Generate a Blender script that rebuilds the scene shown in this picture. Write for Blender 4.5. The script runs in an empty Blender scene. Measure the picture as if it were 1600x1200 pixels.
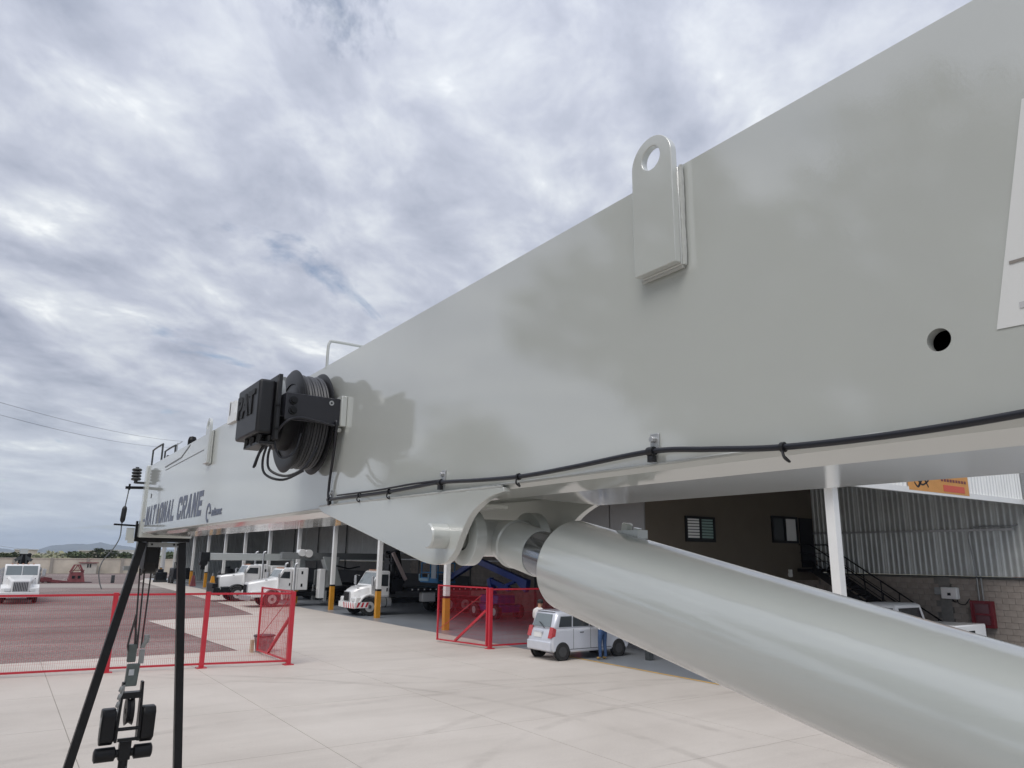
import bpy, bmesh, math, random
from mathutils import Vector, Matrix
random.seed(7)
R = math.radians
scene = bpy.context.scene
C = bpy.context.collection

# ---------------------------------------------------------------- camera
cam_d = bpy.data.cameras.new('camera'); cam = bpy.data.objects.new('camera', cam_d); C.objects.link(cam)
cam_d.sensor_width = 36; cam_d.lens = 36 * 1150 / 1600; cam_d.clip_start = .05; cam_d.clip_end = 40000
yaw, pitch, roll = R(33.996), R(13.26), -.012
r_ = Vector((math.cos(yaw), -math.sin(yaw), 0)); fh = Vector((math.sin(yaw), math.cos(yaw), 0)); zz = Vector((0, 0, 1))
Fv = fh * math.cos(pitch) + zz * math.sin(pitch); U0 = -fh * math.sin(pitch) + zz * math.cos(pitch)
Rv = r_ * math.cos(roll) - U0 * math.sin(roll); Uv = U0 * math.cos(roll) + r_ * math.sin(roll)
mw = Matrix.Identity(4)
for i in range(3):
    mw[i][0], mw[i][1], mw[i][2] = Rv[i], Uv[i], -Fv[i]
mw[2][3] = 3.3
cam.matrix_world = mw
scene.camera = cam

# ---------------------------------------------------------------- exposure, sky and sun
scene.view_settings.view_transform = 'Standard'; scene.view_settings.look = 'None'
scene.view_settings.exposure = 0.2; scene.view_settings.gamma = 1; scene.view_settings.use_curve_mapping = False
SUN_EL, SUN_AZ = R(56), R(240)          # azimuth clockwise from +Y
world = bpy.data.worlds.new('World'); scene.world = world; world.use_nodes = True
nt = world.node_tree; nt.nodes.clear(); N = nt.nodes.new; L = nt.links.new
def wn(t, **kw):
    n = N(t)
    for k, v in kw.items(): setattr(n, k, v)
    return n
def wmath(op, a, b=None, clamp=False):
    n = wn('ShaderNodeMath', operation=op, use_clamp=clamp)
    for i, v in enumerate((a, b)):
        if v is None: continue
        if isinstance(v, (int, float)): n.inputs[i].default_value = v
        else: L(v, n.inputs[i])
    return n.outputs[0]
sky = wn('ShaderNodeTexSky', sky_type='NISHITA', sun_disc=False, sun_elevation=SUN_EL, sun_rotation=SUN_AZ)
tc = wn('ShaderNodeTexCoord'); sp = wn('ShaderNodeSeparateXYZ'); L(tc.outputs['Generated'], sp.inputs[0])
zc = wmath('ADD', wmath('MAXIMUM', sp.outputs[2], 0.0), .13)
cb = wn('ShaderNodeCombineXYZ'); L(wmath('DIVIDE', sp.outputs[0], zc), cb.inputs[0]); L(wmath('DIVIDE', sp.outputs[1], zc), cb.inputs[1])
mp0 = wn('ShaderNodeMapping'); mp0.inputs['Rotation'].default_value = (0, 0, R(-48)); L(cb.outputs[0], mp0.inputs[0])
mp = wn('ShaderNodeMapping'); mp.inputs['Scale'].default_value = (.78, 1.0, 1); mp.inputs['Location'].default_value = (3.1, 1.7, 0)
L(mp0.outputs[0], mp.inputs[0])
def wnoise(scale, detail, rough, dist=0., off=0.):
    m = wn('ShaderNodeMapping'); m.inputs['Location'].default_value = (off, off * .7 + 27.7, off * 1.3); L(mp.outputs[0], m.inputs[0])
    n = wn('ShaderNodeTexNoise'); n.inputs['Scale'].default_value = scale; n.inputs['Detail'].default_value = detail
    n.inputs['Roughness'].default_value = rough; n.inputs['Distortion'].default_value = dist
    L(m.outputs[0], n.inputs['Vector']); return n.outputs['Fac']
big = wnoise(.8, 3, .5, .3, 0); mid = wnoise(3.5, 9, .56, .3, 5.3); fine = wnoise(11, 8, .62, .3, 11.9)
val = wmath('ADD', wmath('MULTIPLY', big, .28), wmath('ADD', wmath('MULTIPLY', mid, .74), wmath('MULTIPLY', fine, .18)))
mr = wn('ShaderNodeMapRange'); L(val, mr.inputs[0]); mr.inputs[1].default_value = .42; mr.inputs[2].default_value = .82
ramp = wn('ShaderNodeValToRGB'); L(mr.outputs[0], ramp.inputs[0]); cr = ramp.color_ramp
cr.elements[0].position = 0; cr.elements[0].color = (.29, .32, .40, 1)
cr.elements[1].position = 1; cr.elements[1].color = (.92, .94, .93, 1)
e = cr.elements.new(.45); e.color = (.455, .483, .565, 1)
e = cr.elements.new(.72); e.color = (.60, .63, .68, 1)
# brighter towards the zenith, as an overcast sky is
zen = wmath('ADD', 1.0, wmath('MULTIPLY', wmath('MULTIPLY', sp.outputs[2], sp.outputs[2]), .55))
low = wn('ShaderNodeMapRange'); L(sp.outputs[2], low.inputs[0]); low.inputs[1].default_value = .0; low.inputs[2].default_value = .22
hz = wn('ShaderNodeMixRGB'); L(low.outputs[0], hz.inputs[0]); hz.inputs[1].default_value = (.64, .69, .73, 1)
hmix = wn('ShaderNodeMixRGB'); hmix.inputs[0].default_value = .38; hmix.inputs[1].default_value = (.66, .71, .745, 1); L(ramp.outputs[0], hmix.inputs[2])
L(hmix.outputs[0], hz.inputs[1]); L(ramp.outputs[0], hz.inputs[2])
cl = wn('ShaderNodeVectorMath', operation='SCALE'); L(hz.outputs[0], cl.inputs[0]); L(wmath('MULTIPLY', zen, 10.0), cl.inputs['Scale'])
gap = wnoise(2.1, 9, .62, .5, 20.4)
gm = wn('ShaderNodeMapRange'); L(gap, gm.inputs[0]); gm.inputs[1].default_value = .29; gm.inputs[2].default_value = .37; gm.inputs[3].default_value = .42
smix = wn('ShaderNodeMixRGB'); L(gm.outputs[0], smix.inputs[0]); L(sky.outputs[0], smix.inputs[1]); L(cl.outputs[0], smix.inputs[2])
bg = wn('ShaderNodeBackground'); bg.inputs[1].default_value = .1; L(smix.outputs[0], bg.inputs[0])
L(bg.outputs[0], wn('ShaderNodeOutputWorld').inputs[0])

sd = bpy.data.lights.new('sun', 'SUN'); so = bpy.data.objects.new('sun', sd); C.objects.link(so)
sd.energy = 1.5; sd.angle = R(34); sd.color = (1, .955, .90)
sdir = Vector((math.sin(SUN_AZ) * math.cos(SUN_EL), math.cos(SUN_AZ) * math.cos(SUN_EL), math.sin(SUN_EL)))
so.rotation_euler = sdir.to_track_quat('Z', 'Y').to_euler(); so.location = (0, 0, 40)

# ---------------------------------------------------------------- materials
MATS = {}
def mat(name, col, rough=.5, metal=0., var=0., vs=3., bump=0., bs=40., coat=0., detail=6, col2=None, spec=.5, coatr=.05, cior=1.5, bscale=None):
    if name in MATS: return MATS[name]
    m = bpy.data.materials.new(name); m.use_nodes = True; t = m.node_tree; b = t.nodes['Principled BSDF']
    b.inputs['Base Color'].default_value = (*col, 1); b.inputs['Roughness'].default_value = rough; b.inputs['Metallic'].default_value = metal
    b.inputs['Coat Weight'].default_value = coat; b.inputs['Coat Roughness'].default_value = coatr; b.inputs['Coat IOR'].default_value = cior; b.inputs['Specular IOR Level'].default_value = spec
    tcn = t.nodes.new('ShaderNodeTexCoord')
    if var or col2:
        n = t.nodes.new('ShaderNodeTexNoise'); n.inputs['Scale'].default_value = vs; n.inputs['Detail'].default_value = detail; n.inputs['Roughness'].default_value = .6
        t.links.new(tcn.outputs['Object'], n.inputs['Vector'])
        rp = t.nodes.new('ShaderNodeValToRGB'); rp.color_ramp.elements[0].position = .32; rp.color_ramp.elements[1].position = .68
        c2 = col2 or col
        rp.color_ramp.elements[0].color = (*[max(0, c * (1 - var)) for c in c2], 1); rp.color_ramp.elements[1].color = (*[min(1, c * (1 + var)) for c in col], 1)
        t.links.new(n.outputs['Fac'], rp.inputs[0]); t.links.new(rp.outputs[0], b.inputs['Base Color'])
    if bump:
        n2 = t.nodes.new('ShaderNodeTexNoise'); n2.inputs['Scale'].default_value = bs; n2.inputs['Detail'].default_value = 4
        if bscale:
            bm_ = t.nodes.new('ShaderNodeMapping'); bm_.inputs['Scale'].default_value = bscale; bm_.inputs['Rotation'].default_value = (R(-12), 0, 0)
            t.links.new(tcn.outputs['Object'], bm_.inputs[0]); t.links.new(bm_.outputs[0], n2.inputs['Vector'])
        else: t.links.new(tcn.outputs['Object'], n2.inputs['Vector'])
        bp = t.nodes.new('ShaderNodeBump'); bp.inputs['Strength'].default_value = bump; bp.inputs['Distance'].default_value = .01
        t.links.new(n2.outputs['Fac'], bp.inputs['Height']); t.links.new(bp.outputs[0], b.inputs['Normal'])
        if coat: t.links.new(bp.outputs[0], b.inputs['Coat Normal'])
    MATS[name] = m
    return m
PAINT = mat('crane_grey_paint', (.50, .52, .495), .42, coat=1., coatr=.09, var=.02, vs=1.2, bump=.012, bs=170, cior=2.1)
PAINT2 = mat('cylinder_grey_paint', (.48, .51, .495), .32, coat=1., coatr=.12, var=.02, vs=3, bump=.045, bs=1., cior=1.8, bscale=(45, .5, 45))
WELD = mat('painted_weld', (.46, .475, .455), .42, coat=.4, bump=.3, bs=60)
CHROME = mat('chrome_rod', (.34, .36, .39), .16, 1., bump=.03, bs=30)
WHITEP = mat('white_paint', (.78, .78, .76), .35, coat=.6, var=.03, vs=2)
TRUCKW = mat('truck_white', (.80, .80, .79), .3, coat=.8, var=.03, vs=1.5)
DECALW = mat('decal_white', (.68, .69, .68), .45)
LETTER = mat('decal_grey', (.13, .15, .21), .5)
BLACKP = mat('black_plastic', (.011, .0115, .014), .45, var=.2, vs=8, bump=.05, bs=200)
BLACKM = mat('black_metal', (.006, .0065, .008), .42, var=.3, vs=6, bump=.04, bs=60, spec=.3)
RUBBER = mat('rubber', (.022, .022, .023), .7, var=.25, vs=9)
CABLE = mat('cable_black', (.013, .014, .02), .38)
COIL = mat('cable_grey', (.045, .047, .053), .45)
GREYM = mat('grey_metal', (.30, .31, .31), .42, .3, var=.12, vs=5)
GALV = mat('galvanised', (.50, .51, .52), .38, .7, var=.1, vs=6)
DARKGREY = mat('dark_grey_metal', (.06, .066, .068), .5, .2, var=.2, vs=6)
RED = mat('fence_red', (.50, .018, .035), .42, coat=.2, var=.08, vs=3)
REDDARK = mat('red_box', (.15, .012, .02), .4, var=.1, vs=4)
YELLOW = mat('guard_yellow', (.56, .25, .016), .5, var=.08, vs=4)
GLASS = mat('dark_glass', (.03, .036, .04), .06, spec=.8)
WINDSCR = mat('windscreen', (.16, .19, .20), .07, spec=.9)
LAMP = mat('lamp_glass', (.70, .72, .72), .12, coat=.8)
TAIL = mat('tail_lamp_red', (.45, .03, .03), .2, coat=.8)
SILVER = mat('car_silver', (.62, .64, .69), .32, .25, coat=.8, var=.03, vs=3)
RIM = mat('wheel_rim', (.58, .58, .57), .4, .3, var=.1, vs=8)
BLUE = mat('lift_blue', (.012, .035, .22), .4, coat=.4, var=.1, vs=4)
LBLUE = mat('basket_blue', (.05, .26, .55), .45, var=.1, vs=4)
ROOFM = mat('roof_sheet', (.62, .62, .60), .5, .1, var=.05, vs=2)
WALLG = mat('rear_sheet', (.52, .54, .53), .42, .3, var=.08, vs=1.5)
WHITESH = mat('white_sheet', (.80, .81, .80), .45, var=.03, vs=2)
BLOCK = mat('concrete_block', (.33, .285, .25), .9, var=.22, vs=2.3, bump=.4, bs=60)
BLOCKL = mat('far_block_wall', (.60, .54, .45), .9, var=.18, vs=.35, bump=.3, bs=8)
MORTAR = mat('mortar', (.22, .21, .195), .95, var=.12, vs=6, bump=.3, bs=60)
BROWN = mat('office_brown', (.115, .094, .068), .8, var=.06, vs=1.5, bump=.1, bs=50)
PANELG = mat('grey_panel', (.20, .20, .20), .7, var=.06, vs=.8)
DARKBAND = mat('dark_wainscot', (.03, .03, .032), .7, var=.2, vs=1)
BLINDM = mat('blind_white', (.75, .75, .72), .6)
BANNER = mat('banner_orange', (.62, .29, .075), .55, var=.08, vs=2)
BANRED = mat('banner_red', (.62, .10, .06), .55)
FOLIAGE = mat('leaf_green', (.085, .11, .045), .7, var=.45, vs=.8)
FOLIAGE2 = mat('scrub_green', (.24, .24, .14), .8, var=.45, vs=.15)
BARK = mat('bark', (.12, .09, .06), .9, var=.2)
SKIN = mat('skin', (.36, .2, .13), .6); SHIRT = mat('shirt_white', (.68, .66, .64), .8, var=.06, vs=9); JEANS = mat('jeans', (.035, .075, .17), .85, var=.2, vs=14)
HAIR = mat('cap_black', (.015, .014, .014), .7); BOOT = mat('boots', (.35, .22, .06), .7)
RUST = mat('red_steel', (.19, .045, .05), .6, var=.25, vs=2)
YELLOWL = mat('line_yellow', (.62, .38, .10), .7, var=.2, vs=4)
ROCK = mat('mountain_scrub', (.13, .125, .085), .95, var=.35, vs=.002)

def smudge(m, scale, lo, hi, wav):
    t = m.node_tree; b = t.nodes['Principled BSDF']; tcn = t.nodes.new('ShaderNodeTexCoord')
    n = t.nodes.new('ShaderNodeTexNoise'); n.inputs['Scale'].default_value = scale; n.inputs['Detail'].default_value = 7; n.inputs['Roughness'].default_value = .65; n.inputs['Distortion'].default_value = .5
    t.links.new(tcn.outputs['Object'], n.inputs['Vector']); r = t.nodes.new('ShaderNodeMapRange'); t.links.new(n.outputs['Fac'], r.inputs[0])
    r.inputs[1].default_value = .38; r.inputs[2].default_value = .68; r.inputs[3].default_value = lo; r.inputs[4].default_value = hi; t.links.new(r.outputs[0], b.inputs['Coat Roughness'])
    w = t.nodes.new('ShaderNodeTexNoise'); w.inputs['Scale'].default_value = 3.2; w.inputs['Detail'].default_value = 1; t.links.new(tcn.outputs['Object'], w.inputs['Vector'])
    bp = t.nodes.new('ShaderNodeBump'); bp.inputs['Strength'].default_value = wav; bp.inputs['Distance'].default_value = .01; t.links.new(w.outputs['Fac'], bp.inputs['Height'])
    old = b.inputs['Coat Normal'].links[0].from_node; t.links.new(bp.outputs[0], old.inputs['Normal'])
smudge(PAINT, 4.5, .03, .075, .04); smudge(PAINT2, 7, .08, .17, .03)

def ground_mat(name, kind):
    m = bpy.data.materials.new(name); m.use_nodes = True; t = m.node_tree; b = t.nodes['Principled BSDF']; nn = t.nodes.new; ll = t.links.new
    tcn = nn('ShaderNodeTexCoord')
    def noise(s, d=6, r=.6, dist=0, scale=None):
        n = nn('ShaderNodeTexNoise'); n.inputs['Scale'].default_value = s; n.inputs['Detail'].default_value = d; n.inputs['Roughness'].default_value = r; n.inputs['Distortion'].default_value = dist
        if scale:
            mpn = nn('ShaderNodeMapping'); mpn.inputs['Scale'].default_value = scale[:3]; mpn.inputs['Rotation'].default_value = (0, 0, R(scale[3]))
            ll(tcn.outputs['Object'], mpn.inputs[0]); ll(mpn.outputs[0], n.inputs['Vector'])
        else: ll(tcn.outputs['Object'], n.inputs['Vector'])
        return n.outputs['Fac']
    def ramp(f, stops):
        rp = nn('ShaderNodeValToRGB'); ll(f, rp.inputs[0]); els = rp.color_ramp.elements
        els[0].position, els[0].color = stops[0][0], (*stops[0][1], 1); els[1].position, els[1].color = stops[-1][0], (*stops[-1][1], 1)
        for p, c in stops[1:-1]: e = els.new(p); e.color = (*c, 1)
        return rp.outputs[0]
    def mul(a, bb, fac=1.):
        x = nn('ShaderNodeMixRGB'); x.blend_type = 'MULTIPLY'; x.inputs[0].default_value = fac; ll(a, x.inputs[1]); ll(bb, x.inputs[2]); return x.outputs[0]
    if kind == 'concrete':
        base = ramp(noise(.22, 8, .62, .3), [(.3, (.485, .437, .384)), (.52, (.548, .497, .440)), (.72, (.605, .553, .494))])
        streak = ramp(noise(1., 5, .6, .6, (.12, 1.1, 1, 20)), [(.36, (.94, .937, .935)), (.5, (1, 1, 1)), (.62, (1, 1, 1))])
        fine = ramp(noise(26, 4, .7), [(.3, (.93, .93, .93)), (.7, (1.04, 1.04, 1.04))])
        spots = ramp(noise(1.7, 8, .75, .2), [(.27, (.74, .72, .70)), (.36, (1, 1, 1)), (.7, (1, 1, 1))])
        marks = None
        gp = nn('ShaderNodeNewGeometry'); brk = ramp(noise(.7, 5, .7), [(.4, (0, 0, 0)), (.6, (1, 1, 1))])
        for cx, cy, rad, w_ in ((14, 2.5, 11.2, .13), (14, 2.5, 12.9, .12), (-3, 12, 13.6, .12), (-3, 12, 15.3, .13), (16, 33, 15.5, .12), (9, -4, 21, .14)):
            vd = nn('ShaderNodeVectorMath'); vd.operation = 'DISTANCE'; ll(gp.outputs['Position'], vd.inputs[0]); vd.inputs[1].default_value = (cx, cy, 0)
            m1 = nn('ShaderNodeMath'); m1.operation = 'SUBTRACT'; ll(vd.outputs['Value'], m1.inputs[0]); m1.inputs[1].default_value = rad
            m2 = nn('ShaderNodeMath'); m2.operation = 'ABSOLUTE'; ll(m1.outputs[0], m2.inputs[0])
            m3 = nn('ShaderNodeMapRange'); ll(m2.outputs[0], m3.inputs[0]); m3.inputs[1].default_value = w_ * .5; m3.inputs[2].default_value = w_ * 1.3; m3.inputs[3].default_value = 1; m3.inputs[4].default_value = 0
            if marks is None: marks = m3.outputs[0]
            else:
                m4 = nn('ShaderNodeMath'); m4.operation = 'MAXIMUM'; ll(marks, m4.inputs[0]); ll(m3.outputs[0], m4.inputs[1]); marks = m4.outputs[0]
        m5 = nn('ShaderNodeMath'); m5.operation = 'MULTIPLY'; ll(marks, m5.inputs[0]); ll(brk, m5.inputs[1])
        tyre = ramp(m5.outputs[0], [(0, (1, 1, 1)), (1, (.86, .855, .85))])
        ll(mul(mul(mul(mul(base, streak), fine), spots), tyre), b.inputs['Base Color']); b.inputs['Roughness'].default_value = .68
        h = noise(60, 4); bd = .15
    elif kind == 'gravel':
        base = ramp(noise(.09, 8, .62, .5), [(.32, (.15, .115, .105)), (.5, (.20, .155, .142)), (.68, (.29, .24, .222))])
        tracks = ramp(noise(1., 5, .55, .4, (.035, .5, 1, -8)), [(.35, (.78, .77, .77)), (.55, (1.0, 1.0, 1.0)), (.75, (1.25, 1.22, 1.2))])
        v = nn('ShaderNodeTexVoronoi'); v.inputs['Scale'].default_value = 26; ll(tcn.outputs['Object'], v.inputs['Vector'])
        stones = ramp(v.outputs['Color'], [(.1, (.68, .67, .67)), (.6, (1.05, 1.04, 1.04)), (.93, (1.65, 1.62, 1.62))])
        ll(mul(mul(base, tracks), stones), b.inputs['Base Color']); b.inputs['Roughness'].default_value = .92
        h = noise(9, 5, .8); bd = .6
    elif kind == 'track':
        base = ramp(noise(.2, 7, .6, .3, (.2, 1, 1, 5)), [(.35, (.27, .235, .21)), (.65, (.36, .32, .29))]); ll(base, b.inputs['Base Color']); b.inputs['Roughness'].default_value = .9; h = noise(8, 4); bd = .4
    elif kind == 'epoxy':
        base = ramp(noise(.35, 7, .6, .4), [(.3, (.22, .24, .265)), (.7, (.29, .31, .335))]); ll(base, b.inputs['Base Color']); b.inputs['Roughness'].default_value = .3; h = noise(20, 3); bd = .05
    else:
        base = ramp(noise(.004, 8, .65), [(.35, (.15, .15, .085)), (.65, (.30, .26, .19))]); ll(base, b.inputs['Base Color']); b.inputs['Roughness'].default_value = .95; h = noise(1, 4); bd = .4
    bp = nn('ShaderNodeBump'); bp.inputs['Strength'].default_value = bd; bp.inputs['Distance'].default_value = .02; ll(h, bp.inputs['Height']); ll(bp.outputs[0], b.inputs['Normal'])
    return m

# ---------------------------------------------------------------- mesh helpers
class MB:
    def __init__(s): s.v = []; s.f = []; s.m = []
    def add(s, vs, fs, mi=0):
        o = len(s.v); s.v += [tuple(v) for v in vs]; s.f += [tuple(i + o for i in f) for f in fs]; s.m += [mi] * len(fs); return s
    def box(s, x0, x1, y0, y1, z0, z1, mi=0):
        if x0 > x1: x0, x1 = x1, x0
        if y0 > y1: y0, y1 = y1, y0
        if z0 > z1: z0, z1 = z1, z0
        return s.add([(x0, y0, z0), (x1, y0, z0), (x1, y1, z0), (x0, y1, z0), (x0, y0, z1), (x1, y0, z1), (x1, y1, z1), (x0, y1, z1)],
                     [(0, 3, 2, 1), (4, 5, 6, 7), (0, 1, 5, 4), (1, 2, 6, 5), (2, 3, 7, 6), (3, 0, 4, 7)], mi)
    def prism(s, pts, ext, mi=0):                       # polygon extruded along ext
        pts = [Vector(p) for p in pts]; ext = Vector(ext); n = len(pts)
        nrm = Vector((0, 0, 0))
        for i in range(n): nrm += pts[i].cross(pts[(i + 1) % n])
        if nrm.dot(ext) > 0: pts.reverse()
        vs = pts + [p + ext for p in pts]
        fs = [tuple(range(n)), tuple(range(2 * n - 1, n - 1, -1))] + [(i, i + n, (i + 1) % n + n, (i + 1) % n) for i in range(n)]
        return s.add(vs, fs, mi)
    def bar(s, p, q, w, h=None, up=(0, 0, 1), mi=0):    # rectangular bar
        p, q = Vector(p), Vector(q); h = h or w; d = (q - p).normalized(); u = Vector(up)
        if abs(d.dot(u)) > .98: u = Vector((0, 1, 0))
        a = d.cross(u).normalized() * w / 2; b = a.cross(d).normalized() * h / 2
        return s.prism([p - a - b, p + a - b, p + a + b, p - a + b], q - p, mi)
    def rev(s, prof, org, ax, n=24, mi=0, a0=0., a1=2 * math.pi, closed=False):   # (r,h) profile turned about an axis
        org, ax = Vector(org), Vector(ax).normalized(); u = ax.orthogonal().normalized(); w = ax.cross(u)
        full = abs(a1 - a0) > 6.28; k = n if full else n + 1; vs = []
        for i in range(k):
            a = a0 + (a1 - a0) * i / n
            for r, h in prof: vs.append(org + ax * h + (u * math.cos(a) + w * math.sin(a)) * r)
        m = len(prof); fs = []
        for i in range(n):
            j = (i + 1) % k
            for q in range(m if closed else m - 1):
                q2 = (q + 1) % m
                fs.append((i * m + q, j * m + q, j * m + q2, i * m + q2))
        if not closed and full:
            if prof[0][0] > 1e-5: fs.append(tuple(i * m for i in range(k - 1, -1, -1)))
            if prof[-1][0] > 1e-5: fs.append(tuple(i * m + m - 1 for i in range(k)))
        return s.add(vs, fs, mi)
    def cyl(s, p, q, r, r2=None, n=16, mi=0):
        p, q = Vector(p), Vector(q); return s.rev([(r, 0), (r if r2 is None else r2, (q - p).length)], p, q - p, n, mi)
    def tube(s, pts, r, n=8, mi=0, closed=False):
        pts = [Vector(p) for p in pts]; m = len(pts); vs = []; prev = None
        for i, p in enumerate(pts):
            if closed: t = pts[(i + 1) % m] - pts[i - 1]
            else: t = pts[min(i + 1, m - 1)] - pts[max(i - 1, 0)]
            t.normalize()
            u = t.orthogonal().normalized() if prev is None else (prev - t * prev.dot(t)).normalized()
            prev = u; w = t.cross(u); rr = r[i] if isinstance(r, (list, tuple)) else r
            for k in range(n):
                a = 2 * math.pi * k / n; vs.append(p + (u * math.cos(a) + w * math.sin(a)) * rr)
        fs = []
        for i in range(m if closed else m - 1):
            j = (i + 1) % m
            for k in range(n): fs.append((i * n + k, i * n + (k + 1) % n, j * n + (k + 1) % n, j * n + k))
        if not closed: fs += [tuple(range(n - 1, -1, -1)), tuple((m - 1) * n + k for k in range(n))]
        return s.add(vs, fs, mi)
    def loft(s, secs, mi=0):
        n = len(secs[0]); vs = [p for sec in secs for p in sec]; fs = []
        for i in range(len(secs) - 1):
            for k in range(n): fs.append((i * n + k, i * n + (k + 1) % n, (i + 1) * n + (k + 1) % n, (i + 1) * n + k))
        fs += [tuple(range(n - 1, -1, -1)), tuple((len(secs) - 1) * n + k for k in range(n))]
        return s.add(vs, fs, mi)
    def build(s, name, m, parent=None, label=None, world=True, bevel=0., seg=2, smooth=True, fix=True):
        me = bpy.data.meshes.new(name); off = Vector((0, 0, 0))
        if world:
            p = parent
            while p: off += p.location; p = p.parent
        me.from_pydata([Vector(v) - off for v in s.v], [], s.f)
        ms = m if isinstance(m, (list, tuple)) else [m]
        for x in ms: me.materials.append(x)
        if len(ms) > 1: me.polygons.foreach_set('material_index', s.m)
        if fix:
            bm = bmesh.new(); bm.from_mesh(me); bmesh.ops.recalc_face_normals(bm, faces=bm.faces); bm.to_mesh(me); bm.free()
        if smooth:
            me.polygons.foreach_set('use_smooth', [True] * len(me.polygons)); me.set_sharp_from_angle(angle=R(38))
        me.update()
        o = bpy.data.objects.new(name, me); C.objects.link(o)
        if parent: o.parent = parent
        if label: o['label'] = label
        if bevel:
            b = o.modifiers.new('bevel', 'BEVEL'); b.width = bevel; b.segments = seg; b.limit_method = 'ANGLE'; b.angle_limit = R(35); b.harden_normals = False
        return o
def tag(o, label, cat, group=None):
    o['label'] = label; o['category'] = cat
    if group: o['group'] = group
    return o
def thing(name, label, cat, loc=(0, 0, 0), rz=0., group=None):
    o = bpy.data.objects.new(name, None); C.objects.link(o); o.location = loc; o.rotation_euler = (0, 0, rz); o.empty_display_size = .2
    return tag(o, label, cat, group)
def kind(o, k): o['kind'] = k; return o
def copy_part(o, parent, loc):
    c = o.copy(); C.objects.link(c); c.parent = parent; c.location = loc; return c
def spline(pts, n=8, closed=False):
    P = [Vector(p) for p in pts]; out = []; m = len(P)
    for i in range(m if closed else m - 1):
        g = (lambda k: P[k % m]) if closed else (lambda k: P[max(0, min(m - 1, k))])
        p0, p1, p2, p3 = g(i - 1), g(i), g(i + 1), g(i + 2)
        for k in range(n):
            t = k / n
            out.append(.5 * ((2 * p1) + (-p0 + p2) * t + (2 * p0 - 5 * p1 + 4 * p2 - p3) * t * t + (-p0 + 3 * p1 - 3 * p2 + p3) * t ** 3))
    if not closed: out.append(P[-1])
    return out
def plate_hole(mb, outer, hole, org, eu, ev, thick, mi=0):
    """flat plate with one hole: outer/hole 2-D loops in the plane org + a*eu + b*ev, thickness vector thick"""
    bm = bmesh.new(); org, eu, ev, th = Vector(org), Vector(eu), Vector(ev), Vector(thick)
    def ring(l):
        vs = [bm.verts.new(org + eu * a + ev * b) for a, b in l]
        return [bm.edges.new((vs[i], vs[(i + 1) % len(vs)])) for i in range(len(vs))]
    es = ring(outer) + ring(hole)
    bmesh.ops.triangle_fill(bm, use_beauty=True, use_dissolve=False, edges=es)
    bm.verts.index_update(); n = len(bm.verts)
    vs = [v.co.copy() for v in bm.verts]; fs = [[v.index for v in f.verts] for f in bm.faces]
    allv = vs + [v + th for v in vs]; allf = [tuple(f) for f in fs] + [tuple(i + n for i in reversed(f)) for f in fs]
    for l, o in ((outer, 0), (hole, len(outer))):
        k = len(l)
        for i in range(k): a, b = o + i, o + (i + 1) % k; allf.append((a, b, b + n, a + n))
    bm.free(); mb.add(allv, allf, mi)
def text(name, body, m, parent, origin, xdir, ydir, size, extrude=.001, offset=0., shear=0., xs=1., align='LEFT'):
    cu = bpy.data.curves.new(name, 'FONT'); cu.body = body; cu.size = size; cu.extrude = extrude; cu.offset = offset; cu.shear = shear; cu.align_x = align; cu.resolution_u = 3
    to = bpy.data.objects.new(name, cu); C.objects.link(to); dg = bpy.context.evaluated_depsgraph_get()
    me = bpy.data.meshes.new_from_object(to.evaluated_get(dg)); bpy.data.objects.remove(to)
    x, y = Vector(xdir).normalized(), Vector(ydir).normalized(); z = x.cross(y); M4 = Matrix.Identity(4); off = Vector((0, 0, 0)); p = parent
    while p: off += p.location; p = p.parent
    for i in range(3): M4[i][0], M4[i][1], M4[i][2], M4[i][3] = x[i] * xs, y[i], z[i], origin[i] - off[i]
    me.transform(M4); me.materials.clear(); me.materials.append(m); me.name = name
    o = bpy.data.objects.new(name, me); C.objects.link(o); o.parent = parent
    return o

# ================================================================ SETTING
def sheet(name, poly, z, m):
    mb = MB(); mb.add([(x, y, z) for x, y in poly], [tuple(range(len(poly)))]); o = mb.build(name, m, fix=False)
    if o.data.polygons[0].normal.z < 0: o.data.flip_normals()
    return kind(o, 'structure')
GR = 7800
sheet('ground', [(-GR, -GR), (GR, -GR), (GR, GR), (-GR, GR)], -.03, ground_mat('dry_plain', 'plain'))
sheet('gravel_yard', [(-60, 20), (18, 20), (28, 139.6), (-60, 139.6)], -.012, ground_mat('red_gravel', 'gravel'))
sheet('gravel_track', [(-60, 86), (-10, 84.5), (4, 85), (14, 80), (18, 70), (19.2, 82), (13, 91), (4, 93.5), (-12, 93), (-60, 95)], -.008, ground_mat('track_dust', 'track'))
CONC = ground_mat('concrete_paving', 'concrete')
# concrete yard cast in slabs with open joints
slab_y = [-30 + 3.95 * i for i in range(15)]; slab_x = [-9.75 + 3.75 * i for i in range(8)]
y_end = 28.0
sheet('joint_bed', [(-9.8, -12), (16.6, -12), (16.6, y_end - .02), (-9.8, y_end - .02)], -.004, mat('joint_dirt', (.20, .18, .155), .95, var=.2, vs=3))
yard = bpy.data.objects.new('concrete_yard', None); C.objects.link(yard); kind(yard, 'structure')
J = .0055
xs_ = [-9.8] + [x for x in slab_x if -9 < x < 16.3] + [16.6]
ys_ = [y for y in slab_y if y < 27.0] + [y_end]
slabcache = {}
for i in range(len(xs_) - 1):
    for j in range(len(ys_) - 1):
        if ys_[j + 1] < -8: continue
        mb = MB(); mb.box(xs_[i] + J, xs_[i + 1] - J, ys_[j] + J, ys_[j + 1] - J, -.02, 0.004)
        mb.build('slab', CONC, yard, smooth=False)
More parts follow.
